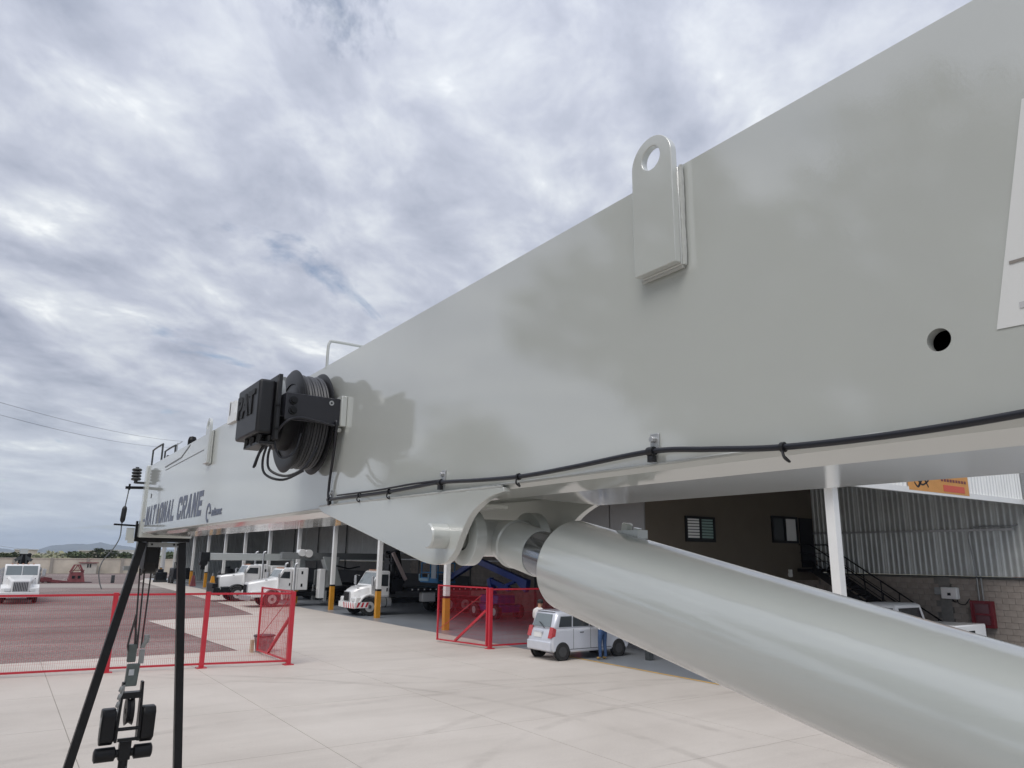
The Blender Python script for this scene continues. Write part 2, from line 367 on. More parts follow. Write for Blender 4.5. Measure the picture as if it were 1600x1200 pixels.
apron = [(7.4, 28.004), (6.95, 36.5), (6.6, 42.1), (12.3, 44.0), (13.0, 52), (13.4, 66), (14.2, 100), (16.6, 112), (16.6, 28.004)]
sheet('concrete_apron', apron, .002, CONC)
sheet('workshop_floor', [(16.6, -12), (30, -12), (30, 112), (16.6, 112)], .003, ground_mat('grey_epoxy', 'epoxy'))
sheet('floor_line', [(16.62, -10), (16.74, -10), (16.74, 21.3), (16.62, 21.3)], .008, YELLOWL)

# mountains
mb = MB(); na, nr = 150, 14; vs = []; fs = []
def ridge(b):
    h = 0
    for c, w, a in ((4.3, 1.5, 48), (2.9, .9, 30), (5.9, 1.3, 40), (7.6, 1.8, 30), (10.5, 2.2, 26), (13.5, 2, 22), (-.6, 1.5, 26), (-4, 2.2, 38), (18, 3, 40), (24, 4, 50), (-10, 4, 50), (33, 5, 35), (45, 8, 50)):
        h += a * math.exp(-((b - c) / w) ** 2)
    return h + 2.2 * math.sin(b * 7.1) + 1.5 * math.sin(b * 17.3 + 1) + 1. * math.sin(b * 41)
for i in range(na + 1):
    b = -16 + 70 * i / na
    for j in range(nr + 1):
        d = 5400 + 1500 * j / nr; k = math.sin(math.pi * j / nr) ** .8 if 0 < j < nr else 0
        z = k * ridge(b) * (.9 + .16 * math.sin(b * 9 + j * 1.3)) - .5
        vs.append((d * math.sin(R(b)), d * math.cos(R(b)), z))
for i in range(na):
    for j in range(nr): a = i * (nr + 1) + j; fs.append((a, a + 1, a + nr + 2, a + nr + 1))
mb.add(vs, fs); kind(mb.build('mountain_range', ROCK), 'structure')

# ================================================================ WORKSHOP
W = thing('workshop_building', 'long open fronted steel workshop with white columns and grey corrugated rear wall', 'building', (17.5, 11.2, 0))
# columns
def column(y, guard=True):
    mb = MB(); mb.box(17.38, 17.62, y - .12, y + .12, 0, 6.7); mb.box(17.28, 17.72, y - .2, y + .2, 5.16, 5.262)
    c = mb.build('column', WHITEP, W, bevel=.008)
    if guard:
        g = MB(); g.box(17.372, 17.628, y - .128, y + .128, .004, 1.42); g.build('column_guard', YELLOW, c)
        k = MB(); k.box(17.368, 17.632, y - .132, y + .132, 1.42, 1.52); k.build('guard_collar', BLACKM, c)
for i, y in enumerate([11.2, 22.05, 31.2, 38.85, 45.8, 52.7, 59.7, 66.9, 73.8, 80.8, 87.7, 98.2, 106.5]): column(y, guard=y > 12)
mb = MB(); mb.box(17.15, 28.3, 10.98, 108, 6.85, 7.0); mb.build('roof', ROOFM, W)
mb = MB(); mb.box(17.2, 28.25, 11.05, 108, 6.78, 6.847)
mb.build('ceiling', DARKGREY, W)
for y in [14.5 + 3.4 * i for i in range(28)]: mb = MB(); mb.box(17.3, 28, y - .06, y + .06, 6.6, 6.777); mb.build('ceiling_purlin', DARKGREY, W)
mb = MB(); mb.box(17.02, 17.148, 10.9, 108, 5.2, 5.36); mb.box(17.02, 28.35, 10.86, 10.975, 5.2, 5.36); mb.build('eave_trim', WHITEP, W)
def corr(mb, p0, du, width, z0, z1, nrm, pitch=.2, d=.035, base=.012):
    """corrugated sheet: profile along du, ribs stand out along nrm"""
    p0, du, nrm = Vector(p0), Vector(du), Vector(nrm); prof = [(0, -base)]; n = int(round(width / pitch))
    for i in range(n):
        a = i * pitch; prof += [(a + .02, 0), (a + pitch * .42, 0), (a + pitch * .58, d), (a + pitch * .86, d)]
    prof += [(n * pitch - .004, 0), (n * pitch - .004, -base)]
    mb.prism([p0 + du * a + nrm * b + Vector((0, 0, z0)) for a, b in prof], (0, 0, z1 - z0))
# gable and front parapet sheeting (white)
for i in range(11):
    mb = MB(); corr(mb, (17.3 + i, 10.93, 0), (1, 0, 0), 1.0, 5.362, 6.95, (0, -1, 0)); mb.build('gable_sheet', WHITESH, W)
for i in range(48):
    mb = MB(); corr(mb, (17.1, 10.95 + 2 * i, 0), (0, 1, 0), 2.0, 5.362, 6.98, (-1, 0, 0), .4); mb.build('parapet_sheet', WHITESH, W)
# rear wall
rw = MB(); rw.box(28.03, 28.2, 10.6, 108, 0, 2.8); RW = rw.build('rear_wall', MORTAR, W)
bl = MB(); bl.box(27.99, 28.03, 0, .385, 0, .185)
first = None
for r in range(14):
    off = 0 if r % 2 else -.1975
    for k in range(21):
        y = 10.62 + off + k * .395
        if y < 10.55 or y > 18.6: continue
        if 13.62 < y + .19 < 14.02: continue
        if r < 3: continue
        if first is None: first = bl.build('brick', BLOCK, RW, world=False); o = first
        else: o = first.copy(); C.objects.link(o)
        o.location = Vector((random.uniform(-.003, .003), y, r * .196 + .02)) - W.location
stuff = MB()
for r in range(14):
    for k in range(21):
        y = 10.62 + (0 if r % 2 else -.1975) + k * .395
        if r < 3 and 10.55 < y < 18.6: stuff.box(27.99, 28.03, y, y + .385, r * .196 + .02, r * .196 + .205)
for r in range(18):
    for k in range(94):
        y = 19.0 + (0 if r % 2 else -.1975) + k * .395
        stuff.box(27.99 + random.uniform(-.004, .004), 28.03, y, y + .385, r * .196 + .02, r * .196 + .205)
kind(stuff.build('block_course', BLOCK, RW), 'stuff')
mb = MB(); mb.box(27.985, 28.032, 13.62, 14.02, 0, 2.79); mb.build('wall_pier', MORTAR, RW)
mb = MB(); mb.box(27.96, 28.2, 10.45, 10.6, 0, 2.8); mb.build('wall_pier', MORTAR, RW)
rw = MB(); rw.box(28.03, 28.2, 18.9, 58.6, 2.8, 3.55); rw.build('upper_block_wall', MORTAR, RW)
for i in range(8):
    mb = MB(); corr(mb, (28.05, 10.9 + i * 1.0, 0), (0, 1, 0), 1.0, 2.86, 6.77, (-1, 0, 0)); mb.build('wall_sheet', WALLG, W)
mb = MB(); mb.box(27.9, 28.04, 10.8, 18.9, 2.8, 2.85); mb.build('wall_sill_flashing', DARKGREY, W)
mb = MB(); mb.box(27.9, 27.995, 11.35, 18.9, 4.38, 4.45); mb.build('wall_girt', GALV, W)
mb = MB(); mb.box(27.85, 28.06, 10.72, 10.88, 0, 6.8); mb.build('corner_post', GREYM, W)
for i in range(23):
    y = 18.9 + i * 3.96
    mb = MB(); mb.box(28.05, 28.15, y + .03, y + 3.9, 3.56 if y < 57 else 2.82, 6.77); mb.build('wall_panel', PANELG if y < 62 else WALLG, W)
for y in [22.8, 30.7, 38.6, 46.5, 54.5, 62.3, 70.2, 78.1, 86]: mb = MB(); mb.box(27.93, 27.985, y - .07, y + .07, 0.01, 6.75); mb.build('wall_stud', DARKGREY, W)
mb = MB(); mb.box(27.9, 27.98, 46.6, 98, .02, 1.95); mb.build('dark_wainscot', DARKBAND, W)
mb = MB(); mb.box(27.8, 27.9, 30, 98, 3.0, 3.08); mb.build('service_pipe', GALV, W)
for i in range(11):
    mb = MB(); corr(mb, (17.7 + i * .95, 98.3, 0), (1, 0, 0), .95, .02, 6.75, (0, -1, 0), .19, .04); mb.build('end_sheet', WALLG, W)
# mezzanine office
ob = MB(); ob.box(18.35, 27.98, 18.85, 22.6, 2.55, 6.75)
OFF = ob.build('office_room', BROWN, W)
mb = MB(); mb.box(18.29, 18.347, 18.853, 20.6, 2.56, 6.7); mb.build('office_front_panel', PANELG, OFF)
mb = MB(); mb.box(18.29, 18.347, 20.66, 22.6, 2.56, 6.7); mb.build('office_front_panel', PANELG, OFF)
for y in (19.0, 22.4): mb = MB(); mb.box(18.4, 18.6, y - .1, y + .1, .005, 2.545); mb.build('office_post', DARKGREY, OFF)
def office_window(x0, x1, z0, z1, blind):
    fr = MB(); t = .09
    fr.box(x0, x1, 18.78, 18.845, z0, z0 + t); fr.box(x0, x1, 18.78, 18.845, z1 - t, z1); fr.box(x0, x0 + t, 18.78, 18.845, z0 + t, z1 - t); fr.box(x1 - t, x1, 18.78, 18.845, z0 + t, z1 - t)
    xm = (x0 + x1) / 2; fr.box(xm - t / 2, xm + t / 2, 18.78, 18.845, z0 + t, z1 - t)
    wd = fr.build('window', BLACKM, OFF)
    for a, b, k in ((x0 + t, xm - t / 2, 0), (xm + t / 2, x1 - t, 1)):
        p = MB(); p.box(a, b, 18.825, 18.843, z0 + t, z1 - t); p.build('pane', GLASS if not (blind == 2 and k) else BLINDM, wd)
        if blind == 1:
            s = MB()
            for i in range(7): zc_ = z0 + t + .05 + i * (z1 - z0 - 2 * t) / 7; s.box(a + .02, b - .02, 18.80, 18.823, zc_, zc_ + .075)
            s.build('blind_slat', BLINDM if k == 0 else mat('blind_green', (.20, .30, .27), .5), wd)
office_window(20.29, 21.85, 3.93, 4.84, 1); office_window(25.2, 26.85, 3.99, 5.04, 2)
mb = MB(); mb.box(27.0, 27.86, 18.80, 18.846, 3.05, 5.02); d = mb.build('office_door', BLACKM, OFF)
mb = MB(); mb.cyl((26.15, 18.85, 2.76), (26.15, 18.76, 2.76), .09, n=12); mb.box(26.09, 26.2, 18.74, 18.845, 2.68, 2.96); mb.build('wall_lamp', BLINDM, OFF)
# staircase against the rear wall
st = thing('staircase', 'black steel staircase with handrail climbing the block wall to the office door', 'staircase', (27.3, 13.6, 0))
y0s, y1s, zt = 13.4, 18.2, 3.0
mb = MB()
for x in (26.75, 27.75): mb.bar((x, y0s, .05), (x, y1s, zt), .06, .26)
mb.build('stringer', BLACKM, st)
tr = MB(); tr.box(26.79, 27.71, -.14, .14, -.02, .02); t0 = None
for i in range(16):
    y = y0s + (i + .7) * (y1s - y0s) / 16.5; z = .05 + (y - y0s) * (zt - .05) / (y1s - y0s) + .1
    if t0 is None: t0 = tr.build('tread', BLACKM, st, world=False); o = t0
    else: o = t0.copy(); C.objects.link(o)
    o.location = Vector((0, y, z)) - st.location; o.location.x = -st.location.x
mb = MB(); mb.box(26.6, 27.85, 18.2, 18.78, zt - .12, zt); mb.build('landing', BLACKM, st)
sl = (zt - .05) / (y1s - y0s)
for x in (26.72, 27.78):
    mb = MB(); mb.tube([(x, y0s, .95), (x, y1s, zt + .95), (x, 18.7, zt + .95)], .028, 8)
    for h in (.3, .62): mb.tube([(x, y0s, h), (x, y1s, zt + h), (x, 18.7, zt + h)], .015, 6)
    mb.build('handrail', BLACKM, st)
    mb = MB()
    for i in range(8): y = y0s + i * .66; mb.cyl((x, y, .05 + (y - y0s) * sl), (x, y, .95 + (y - y0s) * sl), .02, n=6)
    mb.build('baluster', BLACKM, st)
# things on the rear wall
t = thing('solar_inverter', 'white inverter box with black square screen mounted on the block wall', 'inverter', (27.9, 13.6, 2.05))
mb = MB(); mb.box(27.74, 27.96, 13.31, 13.86, 2.06, 2.46); mb.build('casing', WHITEP, t, bevel=.03)
mb = MB(); mb.box(27.728, 27.742, 13.52, 13.63, 2.18, 2.27); mb.build('screen', BLACKM, t)
mb = MB(); mb.box(27.85, 27.95, 13.87, 14.12, 2.2, 2.44); mb.build('junction_box', GREYM, t)
mb = MB(); mb.tube(spline([(27.9, 13.4, 2.06), (27.88, 13.35, 1.93), (27.9, 13.15, 1.9), (27.93, 13.0, 2.1)], 5), .015, 6); mb.tube(spline([(27.9, 13.55, 2.06), (27.88, 13.5, 1.98), (27.88, 13.42, 1.97)], 5), .02, 6); mb.build('cable', BLACKM, t)
t = thing('hose_cabinet', 'dark red fire hose cabinet with glazed door on the block wall', 'fire cabinet', (27.9, 12.6, 1.18))
mb = MB(); mb.box(27.8, 27.97, 12.24, 12.93, 1.18, 2.05); mb.build('case', REDDARK, t)
mb = MB(); mb.box(27.785, 27.798, 12.36, 12.8, 1.28, 1.94); g = mb.build('glass_door', mat('cab_glass', (.12, .05, .06), .15, spec=.7), t)
mb = MB()
for y in (12.24, 12.87): mb.box(27.77, 27.8, y, y + .07, 1.18, 2.05)
for z in (1.18, 1.58, 1.97): mb.box(27.772, 27.797, 12.31, 12.87, z, z + .06)
mb.build('door_frame', REDDARK, t)
t = thing('conduit_run', 'grey conduits rising up the corrugated wall from the red cabinet', 'conduit', (27.95, 12.7, 2.0))
for y in (12.55, 12.68): mb = MB(); mb.tube([(27.93, y, 2.05), (27.93, y, 2.86)], .028, 8); mb.build('lower_pipe', GREYM, t)
mb = MB(); mb.tube(spline([(27.93, 12.68, 2.86), (27.93, 12.72, 3.5), (27.93, 12.78, 4.2), (27.93, 12.6, 4.5), (27.93, 12.2, 4.53), (27.93, 11.3, 4.53), (27.93, 11.2, 4.6)], 8), .024, 8); mb.build('upper_pipe', GREYM, t)
# banner on the gable
t = thing('gable_banner', 'orange banner with black brush marks and a red box on the white gable', 'banner', (22.5, 10.85, 5.3))
mb = MB(); mb.box(20.7, 24.13, 10.855, 10.875, 5.27, 6.6); mb.build('sheet', BANNER, t)
mb = MB(); mb.box(22.6, 23.85, 10.848, 10.853, 5.33, 5.52); mb.build('red_box', BANRED, t)
mb = MB()
for pts in ([(21.0, 5.5), (21.2, 5.38), (21.5, 5.62), (21.75, 5.4)], [(21.05, 5.72), (21.4, 5.45), (21.8, 5.6)], [(21.3, 5.95), (21.35, 5.6), (21.2, 5.4)], [(21.6, 5.85), (21.62, 5.55)]):
    q = spline([(x, 10.852, z) for x, z in pts], 5)
    for a, b in zip(q[:-1], q[1:]): mb.bar(a, b, .004, .05, up=(1, 0, 0) if abs((b - a).x) < abs((b - a).z) else (0, 0, 1))
mb.build('brush_mark', BLACKM, t)
mb = MB()
for i in range(9): mb.box(22.5 + i * .17, 22.5 + i * .17 + .12, 10.849, 10.854, 5.62, 5.70)
mb.build('printed_line', REDDARK, t)

# ================================================================ YARD WALL, SHED, FAR THINGS
yw = thing('yard_wall', 'long pale concrete block wall closing the far end of the gravel yard', 'wall', (0, 140, 0))
mb = MB(); mb.box(-60, 60, 140, 140.2, 0, 2.25); mb.build('wall_body', BLOCKL, yw)
mb = MB(); mb.box(-60, 60, 139.93, 140.27, 2.25, 2.36); mb.build('coping', BLOCKL, yw)
mb = MB(); mb.box(-.2, .2, 139.85, 140.3, 0, 2.42); p0 = mb.build('wall_pier', mat('pier_grey', (.36, .33, .29), .9, var=.1), yw, world=False); p0.location = (-58, -140, 0)
for i in range(1, 24): copy_part(p0, yw, (-58 + 5 * i, -140, 0))
t = thing('site_shed', 'small white flat roofed shed against the far block wall', 'shed', (12, 138, 0))
mb = MB(); mb.box(10.9, 13.1, 137.2, 139.6, 0, 1.62); mb.build('wall', mat('shed_wall', (.55, .52, .46), .8, var=.08), t)
mb = MB(); mb.box(10.7, 13.3, 137, 139.7, 1.62, 1.74); mb.build('roof', RUST, t)
for x in (11.75, 12.1): mb = MB(); mb.box(x, x + .2, 137.17, 137.198, .95, 1.5); mb.build('vent_window', BLACKM, t)
t = thing('yard_light_post', 'thin pale post with yellow base beyond the end of the workshop', 'post', (19.6, 107.6, 0))
mb = MB(); mb.cyl((19.6, 107.6, 1.2), (19.6, 107.6, 5.2), .09, n=8); mb.build('pole', WHITEP, t)
mb = MB(); mb.cyl((19.6, 107.6, 0), (19.6, 107.6, 1.2), .13, n=8); mb.build('base', YELLOW, t)
t = thing('inspection_marker', 'grey concrete marker post standing in the gravel', 'marker', (10.9, 95.5, 0))
mb = MB(); mb.box(10.7, 11.05, 95.4, 95.7, 0, .85); mb.build('post', DARKGREY, t, bevel=.03)
# red steel crane parts on the ground
t = thing('red_steel_tower', 'dark red steel pylon section standing on the gravel by the shed', 'steel frame', (7.5, 98, 0))
mb = MB()
b4 = [(6.6, 97.2), (8.3, 97.2), (8.3, 98.8), (6.6, 98.8)]; m4 = [(6.8, 97.4), (8.1, 97.4), (8.1, 98.6), (6.8, 98.6)]; t4 = [(7.15, 97.7), (7.7, 97.7), (7.7, 98.3), (7.15, 98.3)]
mb.loft([[(x, y, 0.05) for x, y in b4], [(x, y, 1.0) for x, y in m4], [(x, y, 1.12) for x, y in m4]]); mb.build('body', RUST, t)
mb = MB()
for (a, b), (c, d_) in zip(m4, t4): mb.bar((a, b, 1.1), (c, d_, 1.9), .1)
mb.box(7.1, 7.75, 97.65, 98.35, 1.86, 1.96); mb.box(6.75, 8.15, 97.33, 97.39, 1.3, 1.38)
for x in (6.95, 7.9): mb.bar((x, 97.4, 1.1), (7.45, 97.6, 1.9), .07)
mb.build('top_frame', RUST, t)
mb = MB(); mb.box(6.0, 9.0, 97.0, 99, 0, .06); mb.build('base_plate', mat('rust_dark', (.06, .02, .025), .7), t)
for x in (7.0, 7.55): mb = MB(); mb.box(x, x + .28, 97.235, 97.36, .45, .75); mb.build('opening', BLACKM, t)
t = thing('red_steel_heap', 'heap of dark red steel beams lying on the gravel behind the parked truck', 'steel beams', (5, 98, 0))
for i in range(16):
    x, y, a = random.uniform(3.7, 5.9), random.uniform(97, 99), random.uniform(-.5, .5); ln = random.uniform(.5, 1.3); z = max(.1, .95 - (x - 3.5) * .36) * random.uniform(.3, 1)
    mb = MB(); mb.bar((x - ln * math.cos(a), y - ln * math.sin(a), z + .25 * random.random()), (x + ln * math.cos(a), y + ln * math.sin(a), max(.08, z - .2)), .16, .2); mb.build('beam', RUST, t)
mb = MB()
for i in range(5): mb.box(6.0 + i * .12, 6.12 + i * .12, 97.4, 97.7, 0, .2 + .12 * (i % 3))
mb.build('pale_block', mat('pale_scrap', (.5, .45, .42), .8), t)

def leaf_cloud(mb, c, rad, n, s, flat=.75):
    lobes = [(Vector((random.gauss(0, .45), random.gauss(0, .45), random.gauss(0, .35))), random.uniform(.35, .6)) for _ in range(9)]
    for i in range(n):
        lc, lr = random.choice(lobes); d = Vector((random.gauss(0, 1), random.gauss(0, 1), random.gauss(0, 1))).normalized() * lr * random.random() ** .4
        p = Vector(c) + Vector(((lc.x + d.x) * rad, (lc.y + d.y) * rad, (lc.z + d.z) * rad * flat))
        u = Vector((random.gauss(0, 1), random.gauss(0, 1), random.gauss(0, 1))).normalized(); w = u.orthogonal().normalized(); k = s * random.uniform(.6, 1.4)
        mb.add([p - u * k, p + w * k * .6, p + u * k, p - w * k * .6], [(0, 1, 2, 3)])
tree_src = []
for v in range(3):
    mb = MB(); leaf_cloud(mb, (0, 0, 2.9), 2.3, 900, .26); mc = mb
    mt = MB(); mt.tube([(0, 0, 0), (.1, 0, 1.0), (0, .1, 2.1), (.2, 0, 3.2)], [.2, .16, .12, .05], 8)
    for k in range(5): a = k * 1.26; mt.tube([(0, 0, 1.5), (.5 * math.cos(a), .5 * math.sin(a), 2.3), (1.2 * math.cos(a), 1.2 * math.sin(a), 3.1)], [.09, .06, .02], 6)
    tree_src.append((mc, mt))
tl = [('dark round tree behind the parked white truck on the left', 1.2, 190, .95, 0), ('bushy tree beyond the yard wall above the red steel tower', 15.5, 205, 1.0, 1), ('wide tree beyond the yard wall left of the support stand', 19.5, 206, 1.25, 2), ('small rounded tree just left of the stand beyond the wall', 24.8, 200, 1.05, 0),
      ('low tree beyond the wall seen between the stand legs', 36.5, 210, 1.1, 1), ('pale tree at far left edge beyond the wall', -2.2, 215, .9, 2), ('tree peeking over the wall beside the workshop end', 42, 215, 1.2, 0), ('low tree beyond the wall above the shed', 17.6, 240, .95, 1)]
tree_mesh = []
for mc, mt in tree_src:
    a = mc.build('crown', FOLIAGE, None, smooth=False, fix=False); b = mt.build('trunk', BARK); tree_mesh.append((a.data, b.data)); bpy.data.objects.remove(a); bpy.data.objects.remove(b)
for lab, x, y, s, v in tl:
    t = thing('tree', lab, 'tree', (x, y, 0), random.uniform(0, 6), 'trees beyond the yard wall'); t.scale = (s * 1.15, s * 1.15, s * .78)
    for nm, me in zip(('crown', 'trunk'), tree_mesh[v]): o = bpy.data.objects.new(nm, me); C.objects.link(o); o.parent = t
# tall trees on the near side of the yard, seen mirrored in the boom
for lab, az, dist, zc, rad, n, ls in (('tall leafy tree beside the concrete yard, mirrored in the middle of the boom', -45, 17, 9.0, 4.5, 3200, .24), ('broad leafy tree beside the yard nearest the viewpoint, mirrored at the boom lug', -66, 15, 8.6, 6.0, 4200, .27), ('slender tree beside the yard, mirrored next to the cable reel', -26.5, 27, 6.6, 2.5, 1200, .2)):
    x, y = dist * math.sin(R(az)), dist * math.cos(R(az)); t = thing('yard_tree', lab, 'tree', (x, y, 0), group='trees along the near side of the yard')
    mb = MB(); leaf_cloud(mb, (x, y, zc), rad, n, ls, .95); mb.build('crown', FOLIAGE, t, smooth=False, fix=False)
    mb = MB(); mb.tube(spline([(x, y, 0), (x + .15, y, zc * .3), (x - .1, y + .1, zc * .6), (x + .1, y, zc)], 4), [.26, .25, .24, .23, .22, .21, .2, .18, .16, .14, .12, .1, .08], 10)
    for k in range(6): a = k * 1.05; mb.tube([(x, y, zc * .5), (x + rad * .3 * math.cos(a), y + rad * .3 * math.sin(a), zc * .8), (x + rad * .6 * math.cos(a), y + rad * .6 * math.sin(a), zc * 1.05)], [.12, .08, .03], 6)
    mb.build('trunk', BARK, t)
mb = MB()
for i in range(420):
    b = R(random.uniform(-14, 26)); d = random.uniform(230, 480); c = (d * math.sin(b), d * math.cos(b), random.uniform(.3, .9) * d / 260)
    leaf_cloud(mb, c, random.uniform(1.6, 3.6) * d / 260, 26, .8 * d / 260, .5)
kind(mb.build('scrub_belt', FOLIAGE2, smooth=False, fix=False), 'stuff')
for i, (lab, x, y, w, h, m) in enumerate([('low cream house far beyond the yard wall near the wide tree', 26, 300, 6, 3.8, BLOCKL), ('tiny pale house far beyond the wall behind the parked truck', 8, 330, 7, 3.9, BLOCKL), ('long low white warehouse far beyond the wall beside the stand', 47, 350, 22, 4.2, WHITEP)]):
    t = thing('far_house' if i < 2 else 'far_warehouse', lab, 'building', (x, y, 0)); mb = MB(); mb.box(x - w / 2, x + w / 2, y, y + 6, 0, h); mb.build('wall', m, t)
    mb = MB(); mb.box(x - w / 2 - .3, x + w / 2 + .3, y - .3, y + 6.3, h, h + .3); mb.build('roof', ROOFM, t)
    for k in range(2): mb = MB(); mb.box(x - w * .3 + k * w * .4, x - w * .3 + k * w * .4 + .9, y - .05, y - .01, 1.6, 2.8); mb.build('window', GLASS, t)
t = thing('neighbour_building', 'reddish brown building beyond the right corner of the workshop', 'building', (80, 31, 0))
mb = MB(); mb.box(78, 92, 26, 32.3, 0, 5.6); mb.build('wall', mat('brick_red', (.24, .12, .09), .85, var=.1), t)
mb = MB(); mb.box(77.8, 92.2, 25.8, 32.4, 5.6, 5.85); mb.build('roof', DARKGREY, t)
for y in (27.5, 30): mb = MB(); mb.box(77.96, 77.995, y, y + 1.1, 2.2, 3.6); mb.build('window', GLASS, t)

def power_line(lab, p, q, sag, r=.016):
    p, q = Vector(p), Vector(q); pts = [p + (q - p) * (i / 24) - Vector((0, 0, sag * 4 * (i / 24) * (1 - i / 24))) for i in range(25)]
    mb = MB(); mb.tube(pts, r, 6); tag(mb.build('power_line', mat('wire_dark', (.07, .075, .09), .6)), lab, 'power line', 'power lines over the yard')
pole = thing('utility_pole', 'wooden utility pole at the yard edge carrying the wires', 'pole', (-9, 55, 0))
mb = MB(); mb.cyl((-9, 55, 0), (-9, 55, 15), .17, .11, n=10); mb.build('shaft', BARK, pole); mb = MB(); mb.bar((-9.9, 54.6, 14), (-8.1, 55.4, 14), .12); mb.build('crossarm', BARK, pole)
power_line('upper dark wire crossing the cloudy sky to the boom tip', (-8.9, 55, 14.15), (22, 128, 21.0), .9)
power_line('lower dark wire crossing the cloudy sky just under the other', (-8.7, 55, 13.3), (22, 136, 20.9), 1.0)
power_line('faint low wire sloping down to the mountains at far left', (-9, 60, 5.4), (9, 230, 3.6), .4, .02)
pole2 = thing('lattice_mast', 'slim steel mast behind the workshop roof holding the far wire ends', 'mast', (22, 132, 0))
mb = MB(); mb.cyl((22, 132, 0), (22, 132, 21.2), .2, .1, n=8); mb.bar((22, 127.9, 20.95), (22, 136.1, 20.95), .1); mb.build('shaft', GALV, pole2)

# ================================================================ RED WIRE FENCE
def wire_panel(mb, p, q, z0, z1, sv=.052, sh=.15, r=.0024):
    p, q = Vector(p), Vector(q); ln = (q - p).length; d = (q - p) / ln; nr = Vector((-d.y, d.x, 0))
    def w(a, b, ax, k=1.):
        e = (nr * r * k, ax * r * k)
        vs = [a - e[0] - e[1], a + e[0] - e[1], a + e[0] + e[1], a - e[0] + e[1], b - e[0] - e[1], b + e[0] - e[1], b + e[0] + e[1], b - e[0] + e[1]]
        mb.add(vs, [(0, 1, 5, 4), (1, 2, 6, 5), (2, 3, 7, 6), (3, 0, 4, 7)])
    n = int(ln / sv)
    for i in range(1, n): a = p + d * (i * ln / n); w(a + Vector((0, 0, z0)), a + Vector((0, 0, z1)), d)
    m = int((z1 - z0) / sh)
    for j in range(1, m): z = Vector((0, 0, z0 + j * (z1 - z0) / m)); w(p + z, q + z, Vector((0, 0, 1)), .62)
def fence(lab, pts, zt=2.16, base=True):
    t = thing('wire_fence', lab, 'fence', (*pts[0], 0), group='red wire fences at the yard gate')
    for i, (x, y) in enumerate(pts):
        mb = MB(); mb.box(x - .065, x + .065, y - .065, y + .065, 0, zt + .02)
        if base: mb.box(x - .14, x + .14, y - .14, y + .14, .004, .03)
        mb.build('post', RED, t)
    for a, b in zip(pts[:-1], pts[1:]):
        a, b = Vector((*a, 0)), Vector((*b, 0)); d = (b - a).normalized() * .067; a, b = a + d, b - d
        for nm, z, h in (('top_rail', zt - .04, .06), ('bottom_rail', .12, .055)):
            mb = MB(); mb.bar(a + Vector((0, 0, z)), b + Vector((0, 0, z)), .05, h); mb.build(nm, RED, t)
        mb = MB(); wire_panel(mb, a, b, .15, zt - .07); kind(mb.build('wire_mesh', RED, t, smooth=False, fix=False), 'stuff')
    return t
fence('red wire mesh fence with posts along the gravel yard on the left', [(-4.9, 25.5), (-2.5, 25.24), (-.02, 24.98), (2.95, 24.68), (5.4, 24.3), (7.82, 23.75)])
fence('red wire mesh fence running behind the silver hatchback to the workshop', [(15.47, 24.2), (19.6, 24.0)])
def gate(lab, p, q, zt=2.2):
    p, q = Vector((*p, 0)), Vector((*q, 0)); t = thing('gate_leaf', lab, 'gate', p, group='open gate leaves'); V = lambda z: Vector((0, 0, z)); d = (q - p).normalized()
    for nm, a, b, w in (('hinge_stile', p + V(.08), p + V(zt), .07), ('lock_stile', q + V(.08), q + V(zt), .06), ('top_rail', p + V(zt - .03) + d * .04, q + V(zt - .03) - d * .04, .05), ('bottom_rail', p + V(.11) + d * .04, q + V(.11) - d * .04, .05), ('brace', p + V(1.35) + d * .05, p + d * (q - p).length * .62 + V(.14), .08)):
        mb = MB(); mb.bar(a, b, w); mb.build(nm, RED, t)
    mb = MB(); mb.tube([p + d * .3 + V(1.9), q - d * .1 + V(.5)], .012, 6); mb.build('tie_rod', RED, t)
    mb = MB(); wire_panel(mb, p + d * .05, q - d * .04, .14, zt - .06); kind(mb.build('wire_mesh', RED, t, smooth=False, fix=False), 'stuff')
    return t
gate('open red mesh gate leaf with brace beside the grey bucket', (7.84, 23.95), (7.78, 27.0))
gate('open red mesh gate leaf with brace by the yellow based column', (15.4, 24.32), (14.87, 27.15))
t = thing('grey_bucket', 'dented grey bucket full of rubbish behind the red fence end', 'bucket', (8.08, 27.3, 0))
mb = MB(); mb.rev([(.26, 0), (.34, .52), (.36, .54), (.34, .55), (.30, .5), (.24, .45), (0, .46)], (8.08, 27.3, .004), (0, 0, 1), 20); mb.build('pail', mat('bucket_grey', (.24, .235, .25), .7, var=.5, vs=9), t)
mb = MB(); mb.rev([(.352, .50), (.375, .53), (.352, .56)], (8.08, 27.3, .004), (0, 0, 1), 20); mb.build('rim', BLACKP, t)
mb = MB(); mb.box(7.62, 7.72, 27.2, 27.35, .004, .42); tag(mb.build('timber_offcut', mat('pale_wood', (.5, .4, .28), .8, var=.2)), 'short pale timber offcut leaning beside the grey bucket', 'timber')

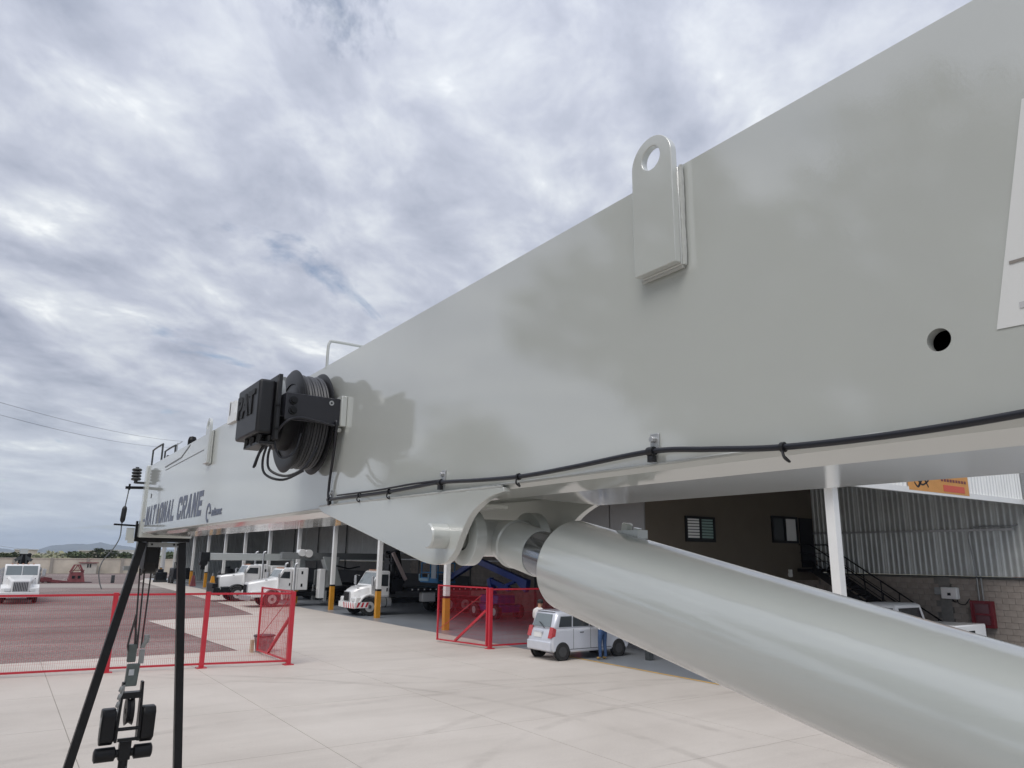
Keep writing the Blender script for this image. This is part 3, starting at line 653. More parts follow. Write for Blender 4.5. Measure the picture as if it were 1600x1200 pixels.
# ================================================================ VEHICLES
def wheel(mbt, mbr, c, r=.5, w=.28, side=-1, dual=False):
    c = Vector(c)
    prof = [(r * .56, -w / 2), (r * .9, -w / 2), (r, -w * .36), (r, w * .36), (r * .9, w / 2), (r * .56, w / 2)]
    mbt.rev(prof, c, (0, 1, 0), 26, closed=True)
    o = side * w * .42
    mbr.rev([(r * .57, side * w * .49), (r * .52, side * w * .44), (r * .40, side * w * .15), (r * .22, side * w * .2), (r * .2, side * w * .42), (r * .1, side * w * .5), (0, side * w * .5)], c, (0, 1, 0), 22)
def wheel_obj(parent, c, r, w, side, world=False, rm=None):
    a, b = MB(), MB(); wheel(a, b, c, r, w, side); wo = a.build('wheel', RUBBER, parent, world=world); b.build('rim', rm or RIM, wo, world=world)
    if r > .4:
        n = MB()
        for k in range(8): an = k * math.pi / 4; p = Vector(c) + Vector((math.cos(an) * r * .3, side * w * .2, math.sin(an) * r * .3)); n.cyl(p, p + Vector((0, side * .03, 0)), .025, n=6)
        n.build('lug_nut', DARKGREY, wo, world=world)
        n = MB(); c0 = Vector(c) + Vector((0, side * w * .5, 0)); n.rev([(r * .2, -.004), (r * .2, .02), (r * .12, .05), (0, .05)], c0, (0, side, 0), 14); n.build('hub', DARKGREY, wo, world=world)
    return wo
def arch(mb, cx, cz, r0, r1, y0, y1, a0=10, a1=170, n=14):
    pts = [(cx + r1 * math.cos(R(a0 + (a1 - a0) * i / n)), cz + r1 * math.sin(R(a0 + (a1 - a0) * i / n))) for i in range(n + 1)]
    pts += [(cx + r0 * math.cos(R(a1 - (a1 - a0) * i / n)), cz + r0 * math.sin(R(a1 - (a1 - a0) * i / n))) for i in range(n + 1)]
    vs = [(x, y0, z) for x, z in pts] + [(x, y1, z) for x, z in pts]; k = len(pts); m = n + 1
    fs = [(i, i + 1, k - 2 - i, k - 1 - i) for i in range(n)] + [(k + i, 2 * k - 1 - i, 2 * k - 2 - i, k + i + 1) for i in range(n)] + [(i, (i + 1) % k, k + (i + 1) % k, k + i) for i in range(k)]
    mb.add(vs, fs)
def heavy_truck(lab, loc, rz, hood, cab, sleeper=0., hx0=.25, z_h0=1.52, z_h1=1.84, z_roof=2.5, wx=1.4, ln=8.5, rear=(6.2, 7.4), fender=None, slope=False, nose_w=.42, stripes=False, stack=0, hw=1.2, bmp='chrome', cat='truck'):
    """front faces local -x, near side is local -y, z up; bumper at x=0"""
    t = thing('heavy_truck', lab, cat, loc, rz); B = lambda mb, nm, m, p=t, **k: mb.build(nm, m, p, world=False, **k)
    x1 = hx0 + hood; x2 = x1 + cab; zb = .98
    mb = MB()
    def sec(x, w, z0, z1, rr=.12): return [(x, -w, z0), (x, -w, z1 - rr), (x, -w + rr * .9, z1), (x, w - rr * .9, z1), (x, w, z1 - rr), (x, w, z0)]
    if slope: mb.loft([sec(hx0, .52, .72, z_h0 - .12), sec(hx0 + .15, .62, .72, z_h0), sec(hx0 + hood * .5, .78, .72, (z_h0 + z_h1) / 2 + .03), sec(x1, .9, .8, z_h1)])
    else: mb.loft([sec(hx0, .5, .68, z_h0 - .02, .1), sec(hx0 + .06, .53, .68, z_h0, .1), sec(x1, .8, .8, z_h1, .14)])
    hd = B(mb, 'hood', TRUCKW, bevel=.03)
    mb = MB(); mb.box(hx0 - .06, hx0 - .005, -nose_w, nose_w, .74, z_h0 - .1); gr = B(mb, 'grille', GALV, bevel=.02)
    mb = MB()
    for k in range(9): y = -nose_w + .06 + k * (2 * nose_w - .12) / 8; mb.box(hx0 - .075, hx0 - .062, y - .02, y + .02, .8, z_h0 - .15)
    B(mb, 'grille_slot', BLACKM, gr)
    for s in (-1, 1):
        mb = MB(); mb.box(x1 - .75, x1 - .62, s * .79 - .02, s * .79 + .02, z_h1 - .18, z_h1 - .14); B(mb, 'hood_vent', BLACKM, hd)
    # fenders
    fm = fender or TRUCKW
    for s in (-1, 1):
        mb = MB(); y0, y1 = sorted((s * .62, s * hw)); arch(mb, wx, .5, .60, .70, y0, y1, -4, 172)
        mb.prism([(hx0 + .02, s * .55, .62), (hx0 + .02, s * hw * .97, .62), (hx0 + .05, s * hw * .97, 1.0), (hx0 + .05, s * .55, 1.02)], (wx - .6 - hx0, 0, .02))
        fo = B(mb, 'fender', fm, bevel=.025)
        mb = MB(); mb.box(hx0 - .04, hx0 + .02, s * (hw - .40) - .16, s * (hw - .40) + .18 if s > 0 else s * (hw - .40) + .16, .80, .97); B(mb, 'headlight', LAMP, fo, bevel=.02)
        wheel_obj(t, (wx, s * (hw - .17), .5), .5, .28, s)
        for rx in rear: wheel_obj(t, (rx, s * (hw - .2), .5), .5, .5, s)
    mb = MB(); mb.prism([(0, -hw, .42), (-.06, 0, .42), (0, hw, .42), (.12, hw, .42), (.12, -hw, .42)], (0, 0, .32)); bp = B(mb, 'bumper', GALV if bmp == 'chrome' else (BLACKM if bmp == 'black' else TRUCKW), bevel=.02)
    if stripes:
        for k in range(5):
            for nm, m, dx in (('red_stripe', RED, 0), ):
                y = -hw + .02 + k * .3; mb = MB(); mb.prism([(-.064 + abs(y) * .05 - .004, y, .43), (-.064 + abs(y) * .05 - .004, y + .13, .43), (-.064 + abs(y) * .05 - .004, y + .24, .73), (-.064 + abs(y) * .05 - .004, y + .11, .73)], (.0035, 0, 0)); B(mb, nm, m, bp)
        for k in range(3): x = .13 + k * .26; mb = MB(); mb.prism([(x, -hw - .004, .48), (x + .12, -hw - .004, .48), (x + .22, -hw - .004, .74), (x + .1, -hw - .004, .74)], (0, .003, 0)); B(mb, 'red_stripe', RED, bp)
        mb = MB(); mb.box(.12, .85, -hw, -hw + .04, .44, .76); B(mb, 'bumper_end', TRUCKW, bp)
    # cab
    wl = .52 if slope else .34
    prof = [(x1 - .02, zb), (x2, zb), (x2, z_roof - .04), (x2 - .1, z_roof), (x1 + wl + .05, z_roof), (x1 + wl - .06, z_roof - .06), (x1 - .02, z_h1 - .02)]
    cw = 1.0
    mb = MB(); mb.prism([(x, -cw, z) for x, z in prof], (0, 2 * cw, 0)); cb_ = B(mb, 'cab', TRUCKW, bevel=.05, seg=3)
    a, b = Vector((x1 - .02, 0, z_h1 - .02)), Vector((x1 + wl - .06, 0, z_roof - .06)); dn = Vector((-(b - a).z, 0, (b - a).x)).normalized() * .016
    for s in (-1, 1):
        y0, y1 = (-.9, -.02) if s < 0 else (.02, .9)
        mb = MB(); p = a + (b - a) * .1; q = a + (b - a) * .93
        mb.prism([p + Vector((0, y0, 0)) - dn * .2, p + Vector((0, y1, 0)) - dn * .2, q + Vector((0, y1 * .97, 0)) - dn * .2, q + Vector((0, y0 * .97, 0)) - dn * .2], dn); B(mb, 'windshield', WINDSCR, cb_)
        yo = s * (cw + .001)
        xw0, xw1 = x1 + wl * .72, x2 - .12 if not sleeper else x2 - .18; zw0, zw1 = z_h1 - .06, z_roof - .2
        mb = MB(); mb.prism([(xw0 - .12, yo, zw0 + .04), (xw1, yo, zw0), (xw1, yo, zw1), (xw0 + .12, yo, zw1)], (0, s * .012, 0)); B(mb, 'side_window', GLASS, cb_, bevel=.008)
        dm = MB(); xd0, xd1 = x1 + .1, x2 - .06
        for q in ([(xd0, zb + .08), (xd0 + .012, zb + .08), (xd0 + .012, zw0), (xd0, zw0)], [(xd1, zb + .08), (xd1 + .012, zb + .08), (xd1 + .012, zw1), (xd1, zw1)], [(xd0, zb + .08), (xd1, zb + .08), (xd1, zb + .092), (xd0, zb + .092)]): dm.prism([(x, yo, z) for x, z in q], (0, s * .004, 0))
        B(dm, 'door_seam', BLACKM, cb_)
        mb = MB(); mb.prism([(xd1 - .16, yo, 1.32), (xd1 - .08, yo, 1.32), (xd1 - .06, yo, 1.5), (xd1 - .14, yo, 1.5)], (0, s * .02, 0)); B(mb, 'door_handle', BLACKM, cb_)
        mb = MB(); mb.tube([(x1 + .12, s * cw, z_roof - .3), (x1 - .02, s * (cw + .24), z_roof - .26), (x1 - .02, s * (cw + .24), z_h1 - .1), (x1 + .1, s * cw, z_h1 - .06)], .018, 6); mi_ = B(mb, 'mirror_arm', GALV)
        mb = MB(); mb.box(x1 - .08, x1 + .01, s * (cw + .15) - .0, s * (cw + .36), z_h1 - .02, z_roof - .3); B(mb, 'mirror_head', GALV, mi_, bevel=.02)
        mb = MB(); mb.cyl((x1 + .35, s * (hw - .36), .72), (x2 + .1, s * (hw - .36), .72), .28, n=20); tk = B(mb, 'fuel_tank', GALV)
        mb = MB()
        for x in (x1 + .55, x2 - .2): mb.rev([(.285, -.03), (.285, .03)], (x, s * (hw - .36), .72), (1, 0, 0), 20)
        B(mb, 'tank_strap', DARKGREY, tk)
        if stack:
            mb = MB(); mb.tube([(x2 + .12, s * 1.02, .9), (x2 + .12, s * 1.02, stack - .2), (x2 + .15, s * 1.02, stack - .05), (x2 + .28, s * 1.02, stack)], .07, 10); B(mb, 'exhaust_stack', GALV)
    for y in (-.6, -.3, 0, .3, .6):
        mb = MB(); mb.box(x1 + wl + .02, x1 + wl + .12, y - .05, y + .05, z_roof - .01, z_roof + .06); B(mb, 'marker_light', mat('amber_lamp', (.55, .3, .2), .3), cb_)
    if sleeper:
        mb = MB(); mb.box(x2 + .03, x2 + .03 + sleeper, -1.06, 1.06, zb + .06, z_roof + .05); sl_ = B(mb, 'sleeper', TRUCKW, bevel=.06, seg=3)
        mb = MB()
        for z in (1.25, 2.05): mb.box(x2 + sleeper * .55, x2 + sleeper * .55 + .12, -1.075, -1.055, z, z + .2)
        B(mb, 'vent_latch', BLACKM, sl_)
        mb = MB(); mb.box(x2 + .14, x2 + .155, -1.066, -1.058, zb + .1, z_roof); mb.box(x2 + .3, x2 + .312, -1.066, -1.058, zb + .1, z_roof); B(mb, 'sleeper_trim', DARKGREY, sl_)
    mb = MB(); mb.box(.2, ln, -.42, .42, .62, .9); B(mb, 'chassis_frame', BLACKM)
    return t, B, x1, x2
# sleeper truck crane (nearest of the two bonneted trucks in the left bays)
t2, B, x1, x2 = heavy_truck('white bonneted sleeper cab truck crane seen through the left gate leaf', (13.42, 50.58, 0), 0, 1.72, .95, 1.0, .1, 1.53, 1.84, 2.42, 1.5, 10.5, (6.8, 8.1), stack=2.75, hw=1.18)
mb = MB(); mb.box(4.55, 4.95, -1.15, -.6, .5, 2.4); B(mb, 'tool_panel', TRUCKW, bevel=.03)
mb = MB(); mb.box(4.98, 10.4, -1.2, 1.2, 1.0, 1.25); B(mb, 'deck', BLACKM)
mb = MB(); mb.loft([[(5.6, -.45, 1.25), (6.5, -.45, 1.25), (6.5, .45, 1.25), (5.6, .45, 1.25)], [(5.3, -.35, 2.4), (6.1, -.35, 2.4), (6.1, .35, 2.4), (5.3, .35, 2.4)], [(5.0, -.3, 3.2), (6.2, -.3, 3.2), (6.2, .3, 3.2), (5.0, .3, 3.2)]]); B(mb, 'crane_turret', PAINT2, bevel=.04)
mb = MB(); mb.box(2.2, 10.6, -.22, .22, 3.02, 3.45); bo = B(mb, 'crane_boom', mat('boom_dusty_grey', (.17, .18, .18), .5), bevel=.02)
mb = MB(); mb.cyl((3.5, -.5, 3.45), (3.5, .1, 3.45), .24, n=16); mb.cyl((3.95, -.5, 3.4), (3.95, .1, 3.4), .26, n=16); B(mb, 'winch_drum', WHITEP)
for s in (-1, 1): mb = MB(); mb.bar((5.1, s * 1.15, 1.2), (5.05, s * 1.0, 2.3), .2, .16); mb.bar((5.0, s * 1.1, .3), (5.0, s * 1.1, 1.3), .18); B(mb, 'outrigger', GREYM)
mb = MB(); mb.tube([(5.9, -.5, 2.6), (6.8, -.6, 2.4), (7.6, -.6, 2.55)], .05, 8); B(mb, 'hydraulic_hose', BLACKM)
# day cab truck crane behind it
t1, B, x1, x2 = heavy_truck('white bonneted day cab truck crane with black fenders, left of the sleeper cab truck', (13.2, 57.55, 0), 0, 1.55, 1.15, .5, .15, 1.80, 1.98, 2.55, 1.30, 10.5, (7.2, 8.5), fender=BLACKM, stack=3.5, hw=1.22, bmp='black')
mb = MB(); mb.box(-.35, .1, -1.1, 1.1, .45, .95); mb.box(-.4, -.05, -.9, .9, .95, 1.25); B(mb, 'front_outrigger', BLACKM, bevel=.02)
mb = MB(); mb.box(3.5, 10.4, -1.2, 1.2, 1.0, 1.25); B(mb, 'deck', BLACKM)
mb = MB(); mb.box(3.6, 4.6, -1.05, 1.05, 1.25, 2.5); B(mb, 'tool_cabinet', TRUCKW, bevel=.04)
mb = MB(); mb.loft([[(5.6, -.45, 1.25), (6.5, -.45, 1.25), (6.5, .45, 1.25), (5.6, .45, 1.25)], [(5.4, -.3, 3.0), (6.4, -.3, 3.0), (6.4, .3, 3.0), (5.4, .3, 3.0)]]); B(mb, 'crane_turret', PAINT2, bevel=.04)
mb = MB(); mb.box(-.62, 9.2, -.24, .2, 2.86, 3.36); B(mb, 'crane_boom', PAINT2, bevel=.02)
mb = MB(); mb.box(-1.25, -.625, -.28, .24, 2.75, 3.42); mb.cyl((-1.0, -.3, 2.7), (-1.0, .26, 2.7), .28, n=16); mb.box(-1.15, -.85, -.1, .06, 2.2, 2.7); B(mb, 'boom_head', BLACKM, bevel=.02)
mb = MB(); mb.cyl((-1.0, -.02, 1.5), (-1.0, -.02, 2.25), .02, n=6); B(mb, 'hoist_rope', BLACKM)
# knuckle crane flatbed truck
t3, B, x1, x2 = heavy_truck('white short nosed flatbed truck with red striped bumper between two yellow based columns', (16.72, 41.42, 0), 0, .98, 1.16, 0, .06, 1.42, 1.66, 2.46, .95, 8.6, (6.0, 7.15), slope=True, nose_w=.4, stripes=True, hw=1.18, bmp='white')
mb = MB(); mb.box(3.2, 9.2, -1.2, 1.2, 1.3, 1.5); B(mb, 'flatbed', BLACKM)
mb = MB()
for k in range(14): mb.box(3.5 + k * .4, 3.58 + k * .4, -1.215, -1.198, 1.36, 1.44)
B(mb, 'bed_reflector', WHITEP)
mb = MB(); mb.box(4.25, 5.1, -1.18, -.7, .7, 1.22); B(mb, 'tool_box', mat('toolbox_grey', (.5, .5, .5), .5), bevel=.03)
mb = MB(); mb.box(2.32, 3.0, -1.05, 1.05, 1.3, 2.0); mb.box(2.4, 2.85, -.3, .3, 2.0, 3.3); mb.bar((2.5, -.7, 1.6), (2.45, -.7, 3.4), .22); mb.bar((2.7, .5, 1.6), (2.6, .5, 3.6), .25); mb.bar((2.3, -.9, 2.9), (2.9, .9, 3.0), .2, .16); mb.bar((2.9, -.2, 3.5), (3.3, -.2, 1.7), .3, .3); mb.bar((2.2, -.4, 3.3), (3.3, .4, 3.55), .24)
for k in range(6): mb.tube(spline([(2.4 + .1 * k, -.5, 3.2), (2.5 + .08 * k, -.75, 2.9), (2.45 + .1 * k, -.8, 2.3), (2.6, -.6, 2.0)], 4), .025, 6)
B(mb, 'folded_crane', BLACKM)
mb = MB(); mb.bar((2.32, -.95, 3.5), (3.2, -.95, 1.95), .2, .16); B(mb, 'crane_arm', mat('dusty_pink', (.32, .26, .25), .5))
# truck in the yard, facing the camera
t4, B, x1, x2 = heavy_truck('white bonneted boom truck parked on the gravel facing the camera at far left', (1.42, 58.7, 0), R(90), 1.6, .95, 0, .15, 1.5, 1.72, 2.47, 1.35, 8.0, (5.6, 6.8), hw=1.08, bmp='white')
mb = MB(); mb.box(3.0, 8, -1.05, 1.05, 1.0, 1.2); B(mb, 'deck', GREYM)
mb = MB(); mb.box(3.5, 4.1, -.3, .3, 1.2, 3.0); mb.loft([[(3.4, -.35, 2.6), (4.2, -.35, 2.6), (4.2, .3, 2.6), (3.4, .3, 2.6)], [(3.4, -.45, 3.15), (4.0, -.45, 3.15), (4.0, .25, 3.15), (3.4, .25, 3.15)]]); B(mb, 'boom_head', BLACKM)
mb = MB(); mb.box(3.35, 6.8, -.2, .25, 3.16, 3.5); B(mb, 'crane_boom', PAINT2)
mb = MB()
for s in (-1, 1): mb.bar((3.2, s * .3, 1.2), (3.35, s * .12, 3.1), .09); mb.bar((3.3, s * .5, 2.7), (3.3, s * .15, 2.9), .2)
B(mb, 'boom_stand', DARKGREY)
for s in (-1, 1):
    for k in range(4): mb = MB(); mb.cyl((2.95, s * 1.04, 1.0 + k * .32), (2.95, s * 1.04, 1.28 + k * .32), .1, n=10); B(mb, 'side_bottle', GALV)

# silver hatchback
def lerp(a, b, t_): return a + (b - a) * t_
car = thing('hatchback_car', 'silver five door hatchback parked by the red fence, rear towards the yard', 'car', (15.36, 20.28, 0)); B = lambda mb, nm, m, p=car, **k: mb.build(nm, m, p, world=False, **k)
CW, CL = 1.37, 3.5
low_prof = [(.06, .30), (.0, .42), (.0, .66), (.06, .90), (.13, 1.02), (2.45, 1.03), (3.0, .96), (3.36, .80), (3.46, .62), (3.46, .36), (3.36, .26), (.2, .24)]
mb = MB(); secs = []
for y, ins, dz in ((0, .09, .0), (.05, .03, .0), (.14, 0, 0), (CW - .14, 0, 0), (CW - .05, .03, 0), (CW, .09, 0)):
    secs.append([(lerp(x, CL / 2, ins * .35) , y, z if z < .5 else z - ins * .35) for x, z in low_prof])
mb.loft(secs); body = B(mb, 'body', SILVER, bevel=.07, seg=3)
def gsec(y, x0, x1_, x2_, x3, z0, z1): return [(x0, y, z0), (x1_, y, z1 - .05), (x1_ + .08, y, z1), (x2_ - .1, y, z1), (x2_, y, z1 - .05), (x3, y, z0)]
mb = MB(); mb.loft([gsec(.05, .12, .32, 1.83, 2.55, 1.0, 1.42), gsec(.17, .10, .26, 1.9, 2.6, 1.0, 1.54), gsec(CW - .17, .10, .26, 1.9, 2.6, 1.0, 1.54), gsec(CW - .05, .12, .32, 1.83, 2.55, 1.0, 1.42)])
gh = B(mb, 'cabin', SILVER, bevel=.05, seg=3)
mb = MB(); mb.box(.26, 1.9, .2, CW - .2, 1.535, 1.57); B(mb, 'roof_panel', SILVER, bevel=.02)
mb = MB(); mb.prism([(.096, .2, 1.06), (.096, CW - .2, 1.06), (.245, CW - .26, 1.46), (.245, .26, 1.46)], (-.012, 0, .004)); rwn = B(mb, 'rear_window', WINDSCR)
mb = MB()
for y in (.5, .95): mb.rev([(0, 0), (.1, .02), (.12, .12), (.08, .22), (0, .25)], (.5, y, 1.06), (0, 0, 1), 10)
B(mb, 'headrest', DARKGREY)
for s, y in ((-1, .048), (1, CW - .048)):
    for x0, x1_, xt0, xt1 in ((.34, .88, .42, .88), (.94, 1.62, .94, 1.62), (1.68, 2.36, 1.68, 1.86)):
        mb = MB(); mb.prism([(x0, y - .01 * s, 1.06), (x1_, y - .01 * s, 1.06), (xt1, y, 1.40), (xt0, y, 1.40)], (0, s * .02, 0)); B(mb, 'side_window', GLASS)
    for xw in (.46, 2.93): wheel_obj(car, (xw, .07 if s < 0 else CW - .07, .29), .29, .18, s, rm=mat('steel_wheel_dark', (.06, .061, .064), .5, .2))
    for xw in (.46, 2.93): mb = MB(); mb.cyl((xw, -.003 if s < 0 else CW - .05, .29), (xw, .05 if s < 0 else CW + .003, .29), .325, n=28); B(mb, 'wheel_well', BLACKM)
    for xw in (.46, 2.93): mb = MB(); arch(mb, xw, .29, .30, .355, .0 - .004 if s < 0 else CW - .03, .03 if s < 0 else CW + .004, 5, 175); B(mb, 'wheel_arch', SILVER)
    mb = MB(); yy = -.004 if s < 0 else CW
    for x in (.92, 1.66): mb.box(x, x + .012, yy, yy + .004, .36, 1.0)
    mb.box(1.2, 1.36, yy - .012, yy + .016, .86, .89); mb.box(.6, 2.6, yy - .001, yy + .005, .34, .36); B(mb, 'door_seam', DARKGREY, body)
    mb = MB(); y0 = .02 if s < 0 else CW - .20; mb.prism([(-.012, y0, .72), (-.012, y0 + .18, .72), (.09, y0 + .18, 1.06), (.09, y0, 1.06)], (.03, 0, .0)); mb.prism([(-.005, (.015 if s < 0 else CW - .015), .74), (.16, (.012 if s < 0 else CW - .012), .78), (.2, (.012 if s < 0 else CW - .012), 1.0), (.08, (.015 if s < 0 else CW - .015), 1.05)], (0, s * .015, 0)); B(mb, 'tail_lamp', TAIL)
mb = MB(); mb.box(-.06, .12, .04, CW - .04, .30, .62); bpr = B(mb, 'rear_bumper', SILVER, bevel=.05, seg=3)
mb = MB(); mb.box(-.012, .04, .56, .98, .72, .87); B(mb, 'number_plate', WHITEP)
mb = MB(); mb.box(-.016, .05, .52, 1.02, .87, .92); B(mb, 'plate_trim', SILVER)
mb = MB(); mb.tube(spline([(.08, .5, 1.02), (.06, .6, 1.12), (.1, .8, 1.2)], 4), .012, 6); B(mb, 'rear_wiper', BLACKM)

# white pickup deep in the bay
pk = thing('pickup_truck', 'white pickup parked under the roof in front of the staircase', 'pickup', (24.0, 11.65, 0), R(90)); B = lambda mb, nm, m, p=pk, **k: mb.build(nm, m, p, world=False, **k)
mb = MB(); mb.prism([(0, 0, .5), (5.2, 0, .5), (5.2, 0, 1.1), (3.7, 0, 1.25), (3.6, 0, 1.3), (1.75, 0, 1.3), (1.75, 0, 1.42), (0, 0, 1.46)], (0, -1.85, 0)); B(mb, 'body', TRUCKW, bevel=.04)
mb = MB(); mb.loft([[(1.78, -.04, 1.3), (3.7, -.04, 1.3), (3.7, -1.81, 1.3), (1.78, -1.81, 1.3)], [(1.9, -.16, 1.93), (3.0, -.16, 1.93), (3.0, -1.69, 1.93), (1.9, -1.69, 1.93)], [(2.0, -.24, 1.98), (2.9, -.24, 1.98), (2.9, -1.6, 1.98), (2.0, -1.6, 1.98)]]); B(mb, 'cab', TRUCKW, bevel=.03)
for a, b in ((1.95, 2.65), (2.72, 3.3)): mb = MB(); mb.prism([(a, -.055, 1.38), (b, -.055, 1.38), (min(b, 3.0), -.14, 1.84), (max(a, 1.97), -.14, 1.84)], (0, .012, 0)); B(mb, 'side_window', GLASS)
mb = MB(); mb.prism([(1.8, -.25, 1.38), (1.8, -1.6, 1.38), (1.88, -1.55, 1.84), (1.88, -.3, 1.84)], (-.012, 0, 0)); B(mb, 'rear_window', GLASS)
mb = MB(); mb.box(-.012, .0, -1.1, -.75, 1.15, 1.28); B(mb, 'tailgate_handle', BLACKM); mb = MB(); mb.box(.3, .55, .0, .012, 1.25, 1.36); B(mb, 'side_badge', BLACKM)
for x in (1.0, 4.2):
    for y, s in ((-.12, 1), (-1.73, -1)): wheel_obj(pk, (x, y, .38), .38, .24, s)
# blue boom lift
bl_ = thing('boom_lift', 'dark blue articulated boom lift with light blue basket inside the workshop', 'boom lift', (23.6, 36, 0)); B = lambda mb, nm, m, p=bl_, **k: mb.build(nm, m, p, **k)
mb = MB(); mb.box(22.9, 24.3, 34.9, 37.6, .35, .75); B(mb, 'chassis', BLUE, bevel=.04)
for y in (35.2, 37.3):
    for x, s in ((22.85, -1), (24.35, 1)):
        a = MB(); c = Vector((x, y, .4)); a.rev([(.2, -.14), (.38, -.14), (.4, 0), (.38, .14), (.2, .14)], c, (1, 0, 0), 20, closed=True); wo = a.build('wheel', RUBBER, bl_)
        a = MB(); a.rev([(.21, s * .13), (.15, s * .1), (0, s * .12)], c, (1, 0, 0), 16); a.build('rim', RIM, wo)
mb = MB(); mb.box(23.0, 24.2, 35.3, 37.1, .78, 1.25); B(mb, 'turret', BLUE, bevel=.06)
mb = MB(); mb.bar((23.6, 36.6, 1.1), (23.6, 37.0, 2.1), .3, .35); mb.bar((23.6, 36.9, 2.0), (23.6, 35.0, 1.6), .22, .26); B(mb, 'riser', BLUE)
mb = MB(); mb.bar((23.6, 33.2, 1.95), (23.6, 38.6, 3.15), .3, .36); mb.bar((23.6, 33.3, 1.6), (23.6, 34.3, 2.2), .26, .3); mb.bar((23.6, 34.5, 2.0), (23.6, 36.4, 1.5), .16); B(mb, 'main_boom', BLUE, bevel=.02)
mb = MB(); mb.bar((23.6, 38.5, 3.1), (23.6, 41.6, 2.0), .26, .3); B(mb, 'jib', BLUE)
bk = MB()
for x in (22.9, 24.1):
    for y in (42.0, 43.0, 44.2): bk.bar((x, y, 1.75), (x, y, 2.9), .06)
for z in (2.3, 2.9):
    for x in (22.9, 24.1): bk.bar((x, 42, z), (x, 44.2, z), .055)
    for y in (42, 44.2): bk.bar((22.9, y, z), (24.1, y, z), .055)
B(bk, 'basket_rail', LBLUE)
mb = MB(); mb.box(22.85, 24.15, 41.9, 44.3, 1.68, 1.78); mb.box(22.86, 22.9, 41.95, 44.25, 1.79, 2.0); B(mb, 'basket_floor', LBLUE)
mb = MB(); mb.box(22.8, 22.85, 42.1, 42.7, 1.95, 2.85); B(mb, 'control_panel', mat('panel_pale', (.55, .62, .68), .4))
mb = MB(); mb.bar((22.84, 43.1, 1.85), (22.84, 44.4, 1.85), .06, .16); mb.bar((22.84, 43.12, 1.85), (22.84, 43.12, 2.2), .06, .1); mb.bar((22.84, 44.38, 1.85), (22.84, 44.38, 2.2), .06, .1); B(mb, 'basket_bumper', mat('pale_cyan', (.45, .68, .82), .4))
# dark plant at the far bays
t = thing('black_compressor', 'black portable compressor standing at the far end of the workshop', 'compressor', (17.2, 93, 0))
mb = MB(); mb.box(16.4, 18.2, 91.8, 94.2, .45, 1.7); mb.build('hood', BLACKM, t, bevel=.1)
mb = MB(); mb.cyl((16.3, 92.4, .4), (16.6, 92.4, .4), .38, n=16); mb.cyl((16.3, 93.7, .4), (16.6, 93.7, .4), .38, n=16); mb.build('wheel', RUBBER, t)
mb = MB(); mb.tube([(16.6, 92.6, 1.7), (16.6, 92.6, 2.3), (16.9, 93.4, 2.3), (16.9, 93.4, 1.7)], .05, 8); mb.build('lifting_bail', DARKGREY, t)
t = thing('black_water_tank', 'round black water tank standing in a far workshop bay', 'tank', (18.6, 77, 0))
mb = MB(); mb.rev([(0.85, 0), (.88, .4), (.85, .45), (.88, .9), (.85, 1.35), (.88, 1.5), (.6, 1.85), (.25, 1.95), (.25, 2.05), (0, 2.05)], (18.6, 77, .004), (0, 0, 1), 24); mb.build('shell', BLACKP, t)
mb = MB(); mb.cyl((18.6, 77, 2.06), (18.6, 77, 2.12), .3, n=16); mb.build('lid', DARKGREY, t)
for i, (x, y, lab, m1) in enumerate([(17.0, 84, 'rust coloured stand with red foot by a far column', RUST), (16.6, 73.2, 'small dark red jack standing before the day cab truck', REDDARK)]):
    t = thing('jack_stand', lab, 'jack', (x, y, 0)); mb = MB(); mb.loft([[(x - .28, y - .28, .01), (x + .28, y - .28, .01), (x + .28, y + .28, .01), (x - .28, y + .28, .01)], [(x - .1, y - .1, .7 if i else 1.1), (x + .1, y - .1, .7 if i else 1.1), (x + .1, y + .1, .7 if i else 1.1), (x - .1, y + .1, .7 if i else 1.1)]]); mb.build('base', m1, t)
    h = .7 if i else 1.1
    mb = MB(); mb.cyl((x, y, h), (x, y, h * 1.3), .07, n=8); mb.build('screw', DARKGREY, t)
t = thing('yellow_hook_stand', 'yellow tapered stand holding the hook below the black boom head', 'stand', (15.0, 66.5, 0))
mb = MB(); mb.loft([[(14.7, 66.2, .01), (15.3, 66.2, .01), (15.3, 66.8, .01), (14.7, 66.8, .01)], [(14.88, 66.4, 1.5), (15.08, 66.4, 1.5), (15.08, 66.6, 1.5), (14.88, 66.6, 1.5)]]); mb.build('cone', YELLOW, t)
mb = MB(); mb.cyl((14.98, 66.5, 1.5), (14.98, 66.5, 1.75), .06, n=8); mb.build('eye', GREYM, t)
t = thing('engine_block', 'dark engine on blocks on the concrete by the workshop end', 'engine', (16.0, 97, 0))
mb = MB(); mb.box(15.4, 16.6, 96.4, 97.6, .25, 1.15); mb.box(15.6, 16.2, 96.6, 97.2, 1.15, 1.5); mb.build('block', BLACKM, t, bevel=.06)
mb = MB(); mb.box(15.3, 16.7, 96.5, 96.7, 0.004, .25); mb.box(15.3, 16.7, 97.3, 97.5, 0.004, .25); mb.build('sleeper_beam', DARKGREY, t)
mb = MB(); mb.cyl((15.35, 97, .75), (15.0, 97, .75), .3, n=14); mb.build('fan', GREYM, t)

